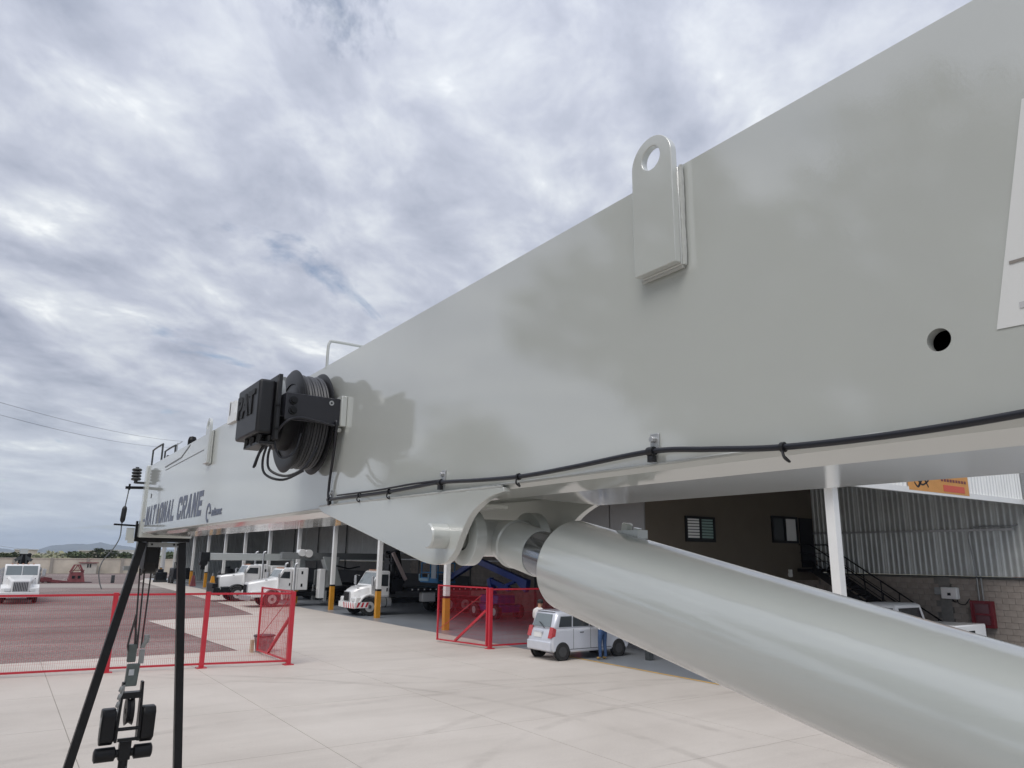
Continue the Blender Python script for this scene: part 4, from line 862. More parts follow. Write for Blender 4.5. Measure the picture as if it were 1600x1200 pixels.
# ================================================================ PEOPLE
def person(lab, loc, rz, joints, cap):
    t = thing('person', lab, 'person', loc, rz)
    names = list(joints); me = bpy.data.meshes.new('body')
    edges = [('pelvis', 'waist'), ('waist', 'chest'), ('chest', 'neck'), ('neck', 'head'), ('head', 'crown'), ('chest', 'sh_l'), ('sh_l', 'el_l'), ('el_l', 'wr_l'), ('wr_l', 'ha_l'), ('chest', 'sh_r'), ('sh_r', 'el_r'), ('el_r', 'wr_r'), ('wr_r', 'ha_r'),
             ('pelvis', 'hip_l'), ('hip_l', 'kn_l'), ('kn_l', 'an_l'), ('an_l', 'toe_l'), ('pelvis', 'hip_r'), ('hip_r', 'kn_r'), ('kn_r', 'an_r'), ('an_r', 'toe_r')]
    for s in 'lr':
        h, w = Vector(joints['ha_' + s]), Vector(joints['wr_' + s]); d = (h - w).normalized(); sd_ = d.cross(Vector((0, 0, 1))).normalized() if abs(d.z) < .95 else Vector((0, 1, 0))
        for k in range(4): nm = f'f{k}_{s}'; joints[nm] = tuple(h + d * (.07 + .012 * (1 - abs(k - 1.4))) + sd_ * (k - 1.5) * .024); names.append(nm); edges.append(('ha_' + s, nm))
        nm = f'th_{s}'; joints[nm] = tuple(w + d * .06 + sd_ * -.055); names.append(nm); edges.append(('wr_' + s, nm))
    rad = dict(pelvis=(.16, .12), waist=(.15, .11), chest=(.175, .12), neck=(.06, .06), head=(.085, .1), crown=(.07, .085), sh=(.07, .07), el=(.048, .048), wr=(.032, .03), ha=(.036, .024), hip=(.095, .095), kn=(.066, .066), an=(.05, .05), toe=(.045, .035))
    me.from_pydata([joints[n] for n in names], [(names.index(a), names.index(b)) for a, b in edges], [])
    o = bpy.data.objects.new('body', me); C.objects.link(o); m = o.modifiers.new('skin', 'SKIN'); m.use_smooth_shade = True; s_ = o.modifiers.new('sub', 'SUBSURF'); s_.levels = 2; s_.render_levels = 2
    for i, n in enumerate(names):
        k = n.split('_')[0]; rr = (.010, .010) if (k[0] == 'f' and k[1:].isdigit()) or k == 'th' else rad[k]; me.skin_vertices[0].data[i].radius = rr
    me.skin_vertices[0].data[0].use_root = True
    dg = bpy.context.evaluated_depsgraph_get(); me2 = bpy.data.meshes.new_from_object(o.evaluated_get(dg)); bpy.data.objects.remove(o)
    for mm in (SKIN, SHIRT, JEANS, BOOT): me2.materials.append(mm)
    zw = joints['pelvis'][2] + .03; zn = joints['neck'][2] - .0
    for p in me2.polygons:
        c = p.center; idx = 0
        if c.z < .1: idx = 3
        elif c.z < zw: idx = 2
        elif c.z < zn: idx = 1
        for s in 'lr':
            e_, w_ = Vector(joints['el_' + s]), Vector(joints['wr_' + s])
            d = w_ - e_; q = (c - e_).dot(d) / d.length_squared
            if q > .05 and (c - (e_ + d * min(q, 1.7))).length < .1: idx = 0
        p.material_index = idx; p.use_smooth = True
    b = bpy.data.objects.new('body', me2); C.objects.link(b); b.parent = t
    hd = Vector(joints['head']); cr_ = Vector(joints['crown'])
    mb = MB(); mb.rev([(.108, 0), (.112, .05), (.10, .1), (.06, .135), (0, .145)], cr_ - Vector((0, 0, .05)), (0, 0, 1), 16)
    if cap: mb.prism([cr_ + Vector((.07, -.06, -.045)), cr_ + Vector((.19, -.045, -.05)), cr_ + Vector((.19, .045, -.05)), cr_ + Vector((.07, .06, -.045))], (0, 0, .012))
    mb.build('cap' if cap else 'hair', HAIR, t, world=False)
    f = MB()
    for s in (-1, 1): f.rev([(0, -.012), (.012, 0), (0, .012)], hd + Vector((.085, s * .032, .015)), (1, 0, 0), 8)
    f.build('eye', BLACKM, t, world=False)
    f = MB(); f.prism([hd + Vector((.085, -.014, -.03)), hd + Vector((.085, .014, -.03)), hd + Vector((.08, .006, .015)), hd + Vector((.08, -.006, .015))], (.025, 0, -.004)); f.build('nose', SKIN, t, world=False)
    f = MB(); f.box(hd.x + .07, hd.x + .088, hd.y - .022, hd.y + .022, hd.z - .06, hd.z - .05); f.build('mouth', mat('lips', (.28, .1, .09), .5), t, world=False)
    f = MB()
    for s in (-1, 1): f.rev([(0, -.012), (.028, -.006), (.03, .008), (0, .012)], hd + Vector((0, s * .088, 0)), (0, 1, 0), 8)
    f.build('ear', SKIN, t, world=False)
base = dict(pelvis=(0, 0, .95), waist=(.0, 0, 1.12), chest=(.02, 0, 1.34), neck=(.04, 0, 1.51), head=(.07, 0, 1.62), crown=(.07, 0, 1.71), sh_l=(.02, .19, 1.42), el_l=(.0, .25, 1.14), wr_l=(.14, .2, .95), ha_l=(.2, .18, .88), sh_r=(.02, -.19, 1.42), el_r=(0, -.25, 1.14), wr_r=(.14, -.2, .96), ha_r=(.2, -.18, .89),
            hip_l=(0, .1, .88), kn_l=(.03, .11, .5), an_l=(0, .12, .09), toe_l=(.15, .14, .04), hip_r=(0, -.1, .88), kn_r=(.02, -.11, .5), an_r=(-.02, -.12, .09), toe_r=(.13, -.14, .04))
a = dict(base); a.update(chest=(.06, 0, 1.37), neck=(.10, 0, 1.56), head=(.15, 0, 1.67), crown=(.16, 0, 1.76), sh_l=(.06, .19, 1.45), sh_r=(.06, -.19, 1.45), el_l=(.1, .24, 1.2), wr_l=(.30, .16, 1.12), ha_l=(.37, .13, 1.13), el_r=(.04, -.25, 1.17), wr_r=(.14, -.22, .95), ha_r=(.18, -.2, .88))
person('person in white shirt and black cap leaning over behind the silver hatchback', (16.28, 22.3, 0), R(20), a, True)
b = dict(base); b.update(el_l=(.12, .26, 1.16), wr_l=(.34, .2, 1.2), ha_l=(.42, .19, 1.22))
person('person in blue jeans standing at the near door of the silver hatchback', (17.2, 19.86, 0), R(95), b, False)

# ================================================================ THE CRANE (foreground)
CR = thing('telescopic_crane', 'light grey telescopic crane boom with big lift cylinder filling the foreground', 'crane', (1.52, -2.6, 0))
BX0, BX1, ZB, ZT = 1.30, 1.82, 3.5275, 4.277
Y0B, Y1B = -3.2, 9.5
# near side plate with the round hole, top, far side and bent belly
mb = MB()
hole = [(.602 + .0205 * math.cos(2 * math.pi * k / 40), 3.677 + .0205 * math.sin(2 * math.pi * k / 40)) for k in range(40)]
ysplit = [Y0B, .2, 1.0, Y1B]
plate_hole(mb, [(.2, ZB), (1.0, ZB), (1.0, ZT), (.2, ZT)], hole, (BX0, 0, 0), (0, 1, 0), (0, 0, 1), (.022, 0, 0))
for a, b in ((Y0B, .2), (1.0, Y1B)): mb.add([(BX0, a, ZB), (BX0, b, ZB), (BX0, b, ZT), (BX0, a, ZT)], [(0, 3, 2, 1)])
bel = [(BX0, ZB), (1.318, ZB - .016), (1.40, ZB - .034), (1.75, ZB - .043), (1.80, ZB - .036), (BX1, ZB)]
for k_, ((xa, za), (xb, zb_)) in enumerate(zip(bel[:-1], bel[1:])):
    spans = [(Y0B, Y1B)] if k_ != 2 else [(Y0B, 2.02), (3.2, Y1B)]          # pocket added in the belly to deepen the shade above the cylinder head
    for ya, yb in spans: mb.add([(xa, ya, za), (xb, ya, zb_), (xb, yb, zb_), (xa, yb, za)], [(0, 1, 2, 3)])
    if k_ == 2:
        zt_ = ZB + .30; mb.add([(xa, 2.02, za), (xb, 2.02, zb_), (xb, 3.2, zb_), (xa, 3.2, za), (xa, 2.02, zt_), (xb, 2.02, zt_), (xb, 3.2, zt_), (xa, 3.2, zt_)], [(0, 1, 5, 4), (1, 2, 6, 5), (2, 3, 7, 6), (3, 0, 4, 7), (4, 5, 6, 7)])
mb.add([(BX1, Y0B, ZB), (BX1, Y1B, ZB), (BX1, Y1B, ZT), (BX1, Y0B, ZT)], [(0, 1, 2, 3)])
mb.add([(BX0, Y0B, ZT), (BX1, Y0B, ZT), (BX1, Y1B, ZT), (BX0, Y1B, ZT)], [(0, 1, 2, 3)])
prof = bel + [(BX1, ZT), (BX0, ZT)]
mb.add([(x, Y0B, z) for x, z in prof], [tuple(range(len(prof)))]); mb.add([(x, Y1B, z) for x, z in prof], [tuple(range(len(prof)))])
BOOM = mb.build('boom', PAINT, CR, fix=False, smooth=False)
bm = bmesh.new(); bm.from_mesh(BOOM.data); bmesh.ops.remove_doubles(bm, verts=bm.verts, dist=1e-4); bmesh.ops.recalc_face_normals(bm, faces=bm.faces); bm.to_mesh(BOOM.data); bm.free()
def bead(pts, r, name='weld_bead', parent=BOOM, step=.012):
    q = [Vector(p) for p in pts]; out = []; rs = []
    for a, b in zip(q[:-1], q[1:]):
        n = max(2, int((b - a).length / step))
        for i in range(n): out.append(a + (b - a) * i / n); rs.append(r * random.uniform(.8, 1.15))
    out.append(q[-1]); rs.append(r)
    m = MB(); m.tube(out, rs, 6); return m.build(name, WELD, parent)
bead([(BX0 + .001, -1.0, ZB - .001), (BX0 + .001, 9.3, ZB - .001)], .0042, step=.03)
# inner sections and collar at the tip
mb = MB()
for x0, x1_, z0, z1, ya, yb in ((BX0 - .02, BX1 + .02, ZB - .055, ZT + .015, 9.42, 9.56), (BX0 + .04, BX1 - .04, ZB + .02, ZT - .05, 9.561, 9.78)): mb.box(x0, x1_, ya, yb, z0, z1)
mb.build('boom_tip', PAINT, CR, bevel=.01)
mb = MB(); mb.box(BX0 - .028, BX1 + .028, 9.565, 9.60, ZB - .06, ZB + .1); mb.box(BX0 - .026, BX0 - .005, 9.57, 9.60, ZB - .06, ZB + .09); mb.build('tip_edge_seal', BLACKM, CR)
# lifting lugs
def lifting_lug(yc, z0):
    mb = MB(); rr = .0715; outer = [(yc - rr, z0), (yc + rr, z0), (yc + rr, z0 + .30)] + [(yc + rr * math.cos(R(a)), z0 + .30 + rr * math.sin(R(a))) for a in range(10, 180, 10)] + [(yc - rr, z0 + .30)]
    hl = [(yc + .0325 * math.cos(2 * math.pi * k / 28), z0 + .311 + .0325 * math.sin(2 * math.pi * k / 28)) for k in range(28)]
    plate_hole(mb, outer, hl, (1.262, 0, 0), (0, 1, 0), (0, 0, 1), (.020, 0, 0)); lg = mb.build('lifting_lug', PAINT, BOOM, bevel=.002, seg=2)
    mb = MB(); mb.box(1.2825, BX0 - .0005, yc - rr - .001, yc + rr - .006, z0 - .004, ZT - .008); mb.build('lug_pad', PAINT, BOOM, bevel=.003)
    bead([(1.291, yc - rr - .004, z0 - .004), (1.291, yc - rr - .004, ZT - .006)], .0062); bead([(1.291, yc - rr, z0 - .006), (1.291, yc + rr, z0 - .006)], .005)
lifting_lug(1.238, 4.007); lifting_lug(6.28, 4.007)
# cylinder lug plates under the boom
lp = [(3.66, ZB + .012), (1.948, ZB - .012), (1.945, ZB - .026)]
arc = spline([(1.96, 3.500, 0), (2.05, 3.483, 0), (2.149, 3.436, 0), (2.215, 3.362, 0), (2.25, 3.315, 0), (2.30, 3.282, 0), (2.36, 3.272, 0), (2.43, 3.274, 0), (2.50, 3.284, 0)], 6)
lp += [(p.x, p.y) for p in arc] + [(3.55, ZB - .026)]
for x0 in (1.286, 1.738):
    mb = MB(); mb.prism([(x0, y, z) for y, z in lp], (.026, 0, 0)); mb.build('cylinder_lug', PAINT, CR, bevel=.002)
bead([(1.289, 3.62, ZB + .010), (1.289, 1.96, ZB - .008)], .005)
mb = MB(); mb.box(1.313, 1.42, 2.12, 2.3, 3.462, 3.472); mb.build('lug_gusset', PAINT, CR)
PY, PZ = 2.30, 3.368
mb = MB(); mb.rev([(0, -.052), (.039, -.052), (.0435, -.047), (.0435, .58), (.04, .585), (0, .585)], (1.27, PY + .022, PZ + .002), (1, 0, 0), 36); mb.build('pivot_pin', PAINT, CR)
for x0 in (1.346, 1.622):
    mb = MB(); mb.rev([(.046, 0), (.094, 0), (.098, .003), (.098, .044), (.094, .047), (.046, .047)], (x0, PY, PZ), (1, 0, 0), 48, closed=True); mb.build('rod_end_disc', PAINT2, CR)
mb = MB(); mb.rev([(.066, 0), (.066, .228)], (1.3935, PY, PZ), (1, 0, 0), 40); mb.build('rod_end_tube', PAINT2, CR)
ca, sa = math.cos(R(12)), math.sin(R(12)); ax = Vector((0, -ca, -sa)); pc = Vector((1.505, PY, PZ))
mb = MB(); mb.rev([(.066, .02), (.078, .075), (.080, .10), (.080, .252), (.077, .258)], pc, ax, 48); mb.rev([(.079, .098), (.085, .104), (.085, .110), (.079, .116)], pc, ax, 48, closed=True); mb.build('rod_sleeve', PAINT2, CR)
mb = MB(); mb.rev([(.0755, .25), (.0755, 1.0)], pc, ax, 48); mb.build('piston_rod', CHROME, CR)
mb = MB(); mb.rev([(.074, .428), (.134, .428), (.139, .431), (.1415, .437), (.1415, 5.2)], pc, ax, 96); CY = mb.build('cylinder_barrel', PAINT2, CR)
mb = MB(); p = pc + ax * .655 + Vector((.03, 0, .138)); mb.rev([(.018, 0), (.018, .03), (.014, .034)], p, (0, -.2, 1), 6); mb.rev([(.013, 0), (.013, .03)], p + ax * .045 - Vector((0, 0, .002)), (0, -.2, 1), 6); mb.box(p.x - .02, p.x + .02, p.y - .07, p.y + .02, p.z - .012, p.z + .012); mb.build('port_fitting', PAINT2, CY)
# turret behind the viewpoint carrying boom and cylinder
mb = MB(); mb.loft([[(.95, -3.6, 1.3), (2.1, -3.6, 1.3), (2.1, -2.2, 1.3), (.95, -2.2, 1.3)], [(1.15, -3.8, 3.3), (1.9, -3.8, 3.3), (1.9, -2.9, 3.3), (1.15, -2.9, 3.3)]]); mb.cyl((1.52, -2.9, .0), (1.52, -2.9, 1.3), .7, n=32); mb.build('turret', PAINT2, CR)
# decals
mb = MB(); mb.add([(BX0 - .0015, .51, 3.672), (BX0 - .0015, .20, 3.662), (BX0 - .0015, .08, 4.05), (BX0 - .0015, .424, 4.05)], [(0, 1, 2, 3)]); dcl = mb.build('white_decal', DECALW, BOOM)
mb = MB(); mb.box(BX0 - .0028, BX0 - .0018, .2, .4775, 3.775, 3.780); mb.build('decal_line', mat('line_brown', (.24, .22, .2), .6), dcl)
mb = MB(); mb.box(BX0 - .0028, BX0 - .0018, .43, .472, 3.698, 3.708); mb.build('decal_mark', mat('mark_grey', (.5, .5, .51), .6), dcl)
GL = dict(N=[[0, 0, .3, 1], [.7, 0, 1, 1], [(0, 1), (.33, 1), (1, 0), (.67, 0)]], A=[[(0, 0), (.3, 0), (.66, 1), (.36, 1)], [(.7, 0), (1, 0), (.66, 1), (.40, 1)], [.2, .2, .8, .4]], T=[[0, .77, 1, 1], [.34, 0, .66, .77]], I=[[.32, 0, .68, 1]],
          O=[[0, .14, .3, .86], [.7, .14, 1, .86], [(.0, .16), (.2, 0), (.8, 0), (1, .16), (.75, .25), (.25, .25)], [(0, .84), (.25, .75), (.75, .75), (1, .84), (.8, 1), (.2, 1)]], L=[[0, .24, .3, 1], [0, 0, .95, .24]],
          C=[[0, .14, .3, .86], [.7, .62, 1, .86], [.7, .14, 1, .38], [(.0, .16), (.2, 0), (.8, 0), (1, .16), (.75, .25), (.25, .25)], [(0, .84), (.25, .75), (.75, .75), (1, .84), (.8, 1), (.2, 1)]],
          R=[[0, 0, .3, 1], [.3, .78, .85, 1], [.3, .38, .85, .58], [(.68, .42), (.88, .42), (1, .54), (1, .84), (.86, 1), (.68, .95)], [(.4, .38), (.74, .38), (1, 0), (.66, 0)]], E=[[0, 0, .3, 1], [.3, .77, .95, 1], [.3, .4, .85, .61], [.3, 0, .95, .23]])
def sign_letter(ch, y, z, w, h, shear=.22):
    m = MB()
    for k, q in enumerate(GL[ch]):
        if not isinstance(q[0], tuple): q = [(q[0], q[1]), (q[2], q[1]), (q[2], q[3]), (q[0], q[3])]
        m.prism([(BX0 - .0012 - .00012 * k, y - a * w - b * h * shear, z + b * h) for a, b in q], (-.0009, 0, 0))
    return m.build('letter', LETTER, BOOM, smooth=False)
yy_ = 9.24
for ch in 'NATIONAL CRANE':
    if ch != ' ': sign_letter(ch, yy_, 3.598, .178, .205)
    yy_ -= .12 if ch == ' ' else .212
mb = MB(); mb.box(BX0 - .003, BX0 - .001, 9.29, 9.39, 3.645, 3.675); mb.build('lettering_dash', LETTER, BOOM)
text('maker_lettering', 'anitowoc', LETTER, BOOM, (BX0 - .002, 6.02, 3.585), (0, -1, 0), (0, 0, 1), .085, .0008, .003, .12, xs=1.0)
mb = MB(); mb.rev([(.05, 0), (.075, 0), (.075, .002), (.05, .002)], (BX0 - .003, 6.13, 3.61), (1, 0, 0), 24, a0=.5 + math.pi, a1=5.6 + math.pi, closed=True); mb.box(BX0 - .003, BX0 - .001, 6.05, 6.12, 3.6, 3.615); mb.build('maker_logo', LETTER, BOOM)
mb = MB(); mb.add([(BX0 - .0016, y, z) for y, z in ((9.0, 3.89), (9.06, 3.89), (9.06, 3.94), (9.0, 3.94))], [(0, 1, 2, 3)]); mb.build('small_slot', DARKGREY, BOOM)
pl = [(8.35, 4.17), (7.52, 4.185), (7.15, 4.262)]
mb = MB()
for (ya, za), (yb, zb_) in zip(pl[:-1], pl[1:]): mb.bar((BX0 - .002, ya, za), (BX0 - .002, yb, zb_), .012, .004, up=(1, 0, 0))
mb.bar((BX0 - .002, 8.3, 4.135), (BX0 - .002, 6.5, 4.15), .005, .003, up=(1, 0, 0)); mb.build('panel_line', mat('line_grey', (.2, .21, .22), .5), BOOM)
mb = MB(); mb.box(BX0 - .02, BX0 + .05, 5.5, 5.72, ZT - .03, ZT + .03); mb.bar((BX0 + .0, 5.7, ZT + .02), (BX0 + .0, 5.7, ZT + .14), .03, .05); mb.box(BX0 - .015, BX0 + .015, 5.56, 5.7, ZT + .031, ZT + .13); mb.build('top_bracket', WHITEP, BOOM)
# wire loop guide on top
mb = MB(); mb.tube(spline([(1.305, 3.7, ZT - .01), (1.305, 3.7, ZT + .1), (1.312, 3.7, ZT + .135), (1.335, 3.7, ZT + .145), (1.5, 3.7, ZT + .145), (1.72, 3.7, ZT + .145), (1.735, 3.7, ZT + .135), (1.745, 3.7, ZT + .1), (1.745, 3.7, ZT - .01)], 5), .008, 8); mb.build('rope_guide', PAINT, BOOM)
# tip fittings: rope guides, weight arms, anti two block weight
mb = MB()
for x in (1.33, 1.46): mb.tube(spline([(x, 9.5, ZT - .02), (x, 9.5, ZT + .17), (x, 9.46, ZT + .2), (x, 8.9, ZT + .2), (x, 8.86, ZT + .17), (x, 8.85, ZT - .02)], 5), .01, 8)
mb.build('tip_rope_guide', DARKGREY, BOOM)
mb = MB(); mb.cyl((1.42, 9.1, ZT + .05), (1.6, 9.1, ZT + .05), .06, n=16); mb.build('tip_roller', BLACKM, BOOM)
mb = MB(); mb.cyl((1.34, 7.3, ZT - .01), (1.34, 7.3, ZT + .05), .04, n=10); mb.rev([(.04, 0), (.03, .03), (0, .04)], (1.34, 7.3, ZT + .05), (0, 0, 1), 10); mb.build('top_cap', BLACKM, BOOM)
mb = MB()
for k in range(4): mb.rev([(.02, -.012), (.05, -.009), (.055, 0), (.05, .009), (.02, .012)], (1.2, 9.62, 4.14 + k * .036), (0, .15, 1), 20)
mb.cyl((1.2, 9.62, 4.09), (1.2, 9.62, 4.28), .02, n=10); mb.bar((1.2, 9.62, 4.10), (1.34, 9.62, 4.10), .025); mb.build('insulator_stack', DARKGREY, CR)
mb = MB(); mb.bar((1.10, 9.6, 4.035), (1.32, 9.6, 4.045), .04, .03); mb.box(1.13, 1.15, 9.59, 9.61, 4.01, 4.08); mb.build('upper_arm', BLACKM, CR)
mb = MB(); mb.bar((1.03, 9.6, 3.615), (1.28, 9.6, 3.605), .03, .02); mb.bar((1.27, 9.62, 3.66), (1.27, 9.62, 3.46), .02, .05); mb.build('lower_arm', BLACKM, CR)
mb = MB(); mb.box(1.17, 1.25, 9.6, 9.66, 3.44, 3.58); mb.box(1.19, 1.255, 9.58, 9.598, 3.41, 3.47); mb.build('arm_bracket', PAINT, CR)
mb = MB(); mb.rev([(.01, 0), (.024, .02), (.027, .04), (.027, .155), (.022, .175), (.01, .19)], (1.11, 9.6, 3.635), (.06, 0, 1), 14); mb.build('switch_weight', BLACKP, CR)
mb = MB(); mb.tube(spline([(1.14, 9.6, 4.035), (1.12, 9.6, 3.8), (1.11, 9.6, 3.62), (1.11, 9.62, 3.47), (1.06, 9.64, 3.34), (.98, 9.66, 3.22), (.95, 9.66, 3.1), (.97, 9.66, 2.98), (1.0, 9.66, 2.9)], 5), .006, 6); mb.build('switch_wire', mat('wire_grey', (.12, .13, .14), .5), CR)
# sheave case hanging under the tip, hoist ropes
mb = MB()
for x in (1.42, 1.56): mb.prism([(x, 9.75, 3.5), (x, 10.15, 3.5), (x, 10.12, 3.12), (x, 9.98, 3.04), (x, 9.8, 3.12)], (.02, 0, 0))
mb.cyl((1.44, 9.95, 3.22), (1.56, 9.95, 3.22), .16, n=24); mb.box(1.445, 1.555, 9.78, 10.1, 3.2, 3.5); mb.build('sheave_case', BLACKM, CR)
mb = MB(); mb.cyl((1.36, 9.9, 3.28), (1.36, 9.9, 3.5), .035, n=12); mb.cyl((1.34, 9.9, 3.08), (1.34, 9.9, 3.27), .04, n=12); mb.box(1.22, 1.33, 9.86, 9.94, 3.1, 3.15); mb.build('rope_anchor', GREYM, CR)
ROPE = mat('wire_rope', (.055, .045, .045), .5, .3, bump=.5, bs=80)
for x0, y0 in ((1.40, 9.90), (1.455, 9.93), (1.535, 9.96)):
    mb = MB(); mb.tube([(x0, y0, 3.12), (1.475 + (x0 - 1.46) * .55, 9.9 + (y0 - 9.93) * .5, 2.22)], .0095, 8); mb.build('hoist_rope', ROPE, CR)
# cable reel with load indicator box
RL = MB(); RC = Vector((1.12, 3.68, 3.96))
RL.rev([(.10, 0), (.185, 0), (.205, .012), (.205, .14), (.10, .14)], RC, (1, 0, 0), 48, closed=True); reel = RL.build('cable_reel', BLACKP, CR)
mb = MB()
for k in range(8):
    x = 1.143 + k * .0145; r0 = .236 + .003 * math.sin(k * 2.3); mb.rev([(r0 - .03, -.008), (r0 - .004, -.008), (r0 + .002, 0), (r0 - .004, .008), (r0 - .03, .008)], (x, RC.y, RC.z), (1, 0, 0), 56, closed=True)
mb.build('cable_coil', COIL, reel)
for x0 in (1.116, 1.258):
    mb = MB(); mb.rev([(.19, 0), (.252, -.003), (.262, .004), (.252, .012), (.19, .012)], (x0, RC.y, RC.z), (1, 0, 0), 56, closed=True); mb.build('reel_flange', BLACKP, reel)
mb = MB(); mb.rev([(0, -.02), (.125, -.02), (.15, .0), (.15, .14)], (1.06, RC.y + .02, RC.z), (1, 0, 0), 40); mb.build('reel_hub', BLACKP, reel)
mb = MB(); mb.rev([(.10, 0), (.118, -.004), (.118, .02), (.10, .02)], (1.03, RC.y - .03, RC.z + .09), (1, 0, 0), 32, closed=True); mb.box(1.03, 1.06, RC.y - .1, RC.y + .02, RC.z + .10, RC.z + .20); mb.build('hub_ring', GREYM, reel)
mb = MB(); mb.box(.895, .972, 3.43, 3.81, 3.846, 4.104); bx = mb.build('indicator_box', BLACKP, CR, bevel=.014, seg=3)
mb = MB(); mb.box(.974, .992, 3.40, 3.84, 3.82, 4.13); mb.box(.972, .976, 3.415, 3.825, 3.835, 4.118); mb.build('box_back_plate', BLACKP, bx, bevel=.004)
text('box_lettering', 'PAT', mat('black_letter', (.011, .012, .014), .6), bx, (.893, 3.79, 3.955), (0, -1, 0), (0, 0, 1), .15, .004, .006, .0, xs=1.12)
for y, z in ((3.405, 3.98), (3.405, 3.87), (3.42, 4.12), (3.83, 3.84)): m2 = MB(); m2.rev([(0, -.012), (.008, -.01), (.008, .012), (0, .012)], (.98, y, z), (0, 1, 0), 8); m2.build('box_screw', BLACKM, bx)
mb = MB()
for k in range(5): p = Vector((.925 + .01 * (k % 2), 3.46 + k * .055, 3.845)); mb.cyl(p, p + Vector((0, .012, -.04)), .011, n=8); mb.cyl(p + Vector((.045, 0, .0)), p + Vector((.045, .012, -.04)), .010, n=8)
mb.box(.92, .99, 3.45, 3.72, 3.80, 3.812); mb.build('cable_gland', BLACKP, bx)
br = MB(); br.box(1.005, BX0 - .028, 3.372, 3.38, 3.912, 4.04); br.prism([(1.005, 3.38, 3.925), (1.005, 3.38, 4.04), (1.005, 3.46, 4.04), (1.005, 3.46, 3.94)], (.008, 0, 0)); br.box(1.06, 1.2, 3.38, 3.42, 4.033, 4.04)
bk_ = br.build('mounting_bracket', mat('bracket_black', (.012, .012, .018), .32, coat=.3), CR, bevel=.002)
for z in (4.004, 3.957): mb = MB(); mb.rev([(.02, 0), (.02, -.006), (.013, -.007), (.013, -.02), (.0, -.02)], (1.04, 3.371, z), (0, 1, 0), 16); mb.build('bracket_bolt', BLACKM, bk_)
mb = MB(); mb.rev([(.006, 0), (.012, 0), (.012, -.003), (.006, -.003)], (1.225, 3.371, 4.014), (0, 1, 0), 12, closed=True); mb.build('bracket_hole', GALV, bk_)
mb = MB(); mb.box(BX0 - .029, BX0 - .001, 3.355, 3.425, 3.905, 4.055); mb.box(BX0 - .018, BX0 - .001, 3.425, 3.445, 3.91, 4.05); mb.cyl((BX0 - .02, 3.39, 3.89), (BX0 - .02, 3.42, 3.905), .012, n=10); mb.build('mounting_pad', PAINT, CR, bevel=.003)
mb = MB(); mb.box(BX0 - .25, BX0 - .001, 3.77, 3.778, 3.92, 4.05); mb.build('rear_bracket', BLACKM, CR)
# loose loops of thin cable below the reel
mb = MB()
mb.tube(spline([(1.0, 3.5, 3.83), (.99, 3.53, 3.76), (1.0, 3.52, 3.69), (1.06, 3.46, 3.66), (1.13, 3.42, 3.70), (1.18, 3.40, 3.80)], 6), .006, 8)
mb.tube(spline([(.985, 3.52, 3.83), (.975, 3.56, 3.74), (.99, 3.55, 3.67), (1.06, 3.50, 3.645), (1.14, 3.45, 3.69)], 6), .006, 8)
mb.tube(spline([(.99, 3.46, 3.84), (1.0, 3.45, 3.78), (1.03, 3.44, 3.74), (1.08, 3.42, 3.77), (1.1, 3.41, 3.86)], 6), .005, 8)
mb.tube(spline([(.99, 3.45, 3.835), (1.0, 3.39, 3.88), (1.03, 3.362, 3.913), (1.08, 3.36, 3.925), (1.15, 3.36, 3.918), (1.245, 3.362, 3.905)], 6), .006, 8)
mb.tube(spline([(.98, 3.5, 3.83), (.96, 3.56, 3.78), (.95, 3.6, 3.71)], 5), .007, 8); mb.tube(spline([(.985, 3.48, 3.83), (.955, 3.55, 3.77), (.94, 3.58, 3.70)], 5), .006, 8)
mb.build('loose_cable', CABLE, CR)
# cable along the lower edge of the boom
X = 1.283
cpts = [(1.252, 3.365, 3.93), (1.254, 3.362, 3.905), (1.268, 3.41, 3.80), (1.284, 3.485, 3.66), (1.284, 3.49, 3.585), (1.282, 3.46, 3.563), (X, 3.36, 3.562)]
mb = MB(); mb.tube(spline(cpts, 8), .0065, 10)
main = [(X, 3.36, 3.562), (X, 2.9, 3.556), (X, 2.6, 3.558), (X, 2.36, 3.561), (X, 2.1, 3.549), (X, 1.85, 3.541), (X, 1.6, 3.546), (X, 1.29, 3.556), (X, 1.11, 3.541), (X - .003, .93, 3.524), (X - .005, .72, 3.519), (X - .004, .52, 3.524), (X, .3, 3.54), (X, 0, 3.57), (X, -.6, 3.6)]
mb.tube(spline(main, 8), .0068, 12); mb.build('signal_cable', CABLE, CR)
mb = MB(); mb.tube(spline([(x - .004, y, z + .013) for x, y, z in main[:3]] + [(X - .004, 2.36, 3.568)], 6), .004, 8); mb.build('thin_cable', CABLE, CR)
for y, z in ((3.47, 3.562), (2.36, 3.561), (1.29, 3.556)):
    m1 = MB(); m1.box(BX0 - .006, BX0 - .001, y - .014, y + .014, z + .008, z + .045); m1.rev([(.0, -.012), (.008, -.012), (.008, 0), (.0, 0)], (BX0 - .006, y, z + .03), (1, 0, 0), 6); cp = m1.build('cable_clip', GALV, BOOM, bevel=.001)
    m1 = MB(); m1.rev([(.0075, -.01), (.0115, -.01), (.0115, .01), (.0075, .01)], (X, y, z), (0, 1, 0), 14, closed=True); m1.box(X - .006, X + .008, y - .009, y + .009, z - .026, z - .011); m1.build('clip_band', BLACKP, cp)
for y, z in ((3.1, 3.560), (2.79, 3.556), (1.86, 3.541), (.915, 3.523)):
    m1 = MB(); m1.rev([(.0072, -.004), (.0105, -.004), (.0105, .004), (.0072, .004)], (X - (.004 if y < 1 else 0), y, z), (0, 1, 0), 14, closed=True)
    m1.tube(spline([(X - .008, y, z - .006), (X - .014, y - .008, z - .022), (X - .004, y - .012, z - .03), (X, y, z - .02)], 4), .003, 6); m1.build('cable_tie', BLACKP, CR)

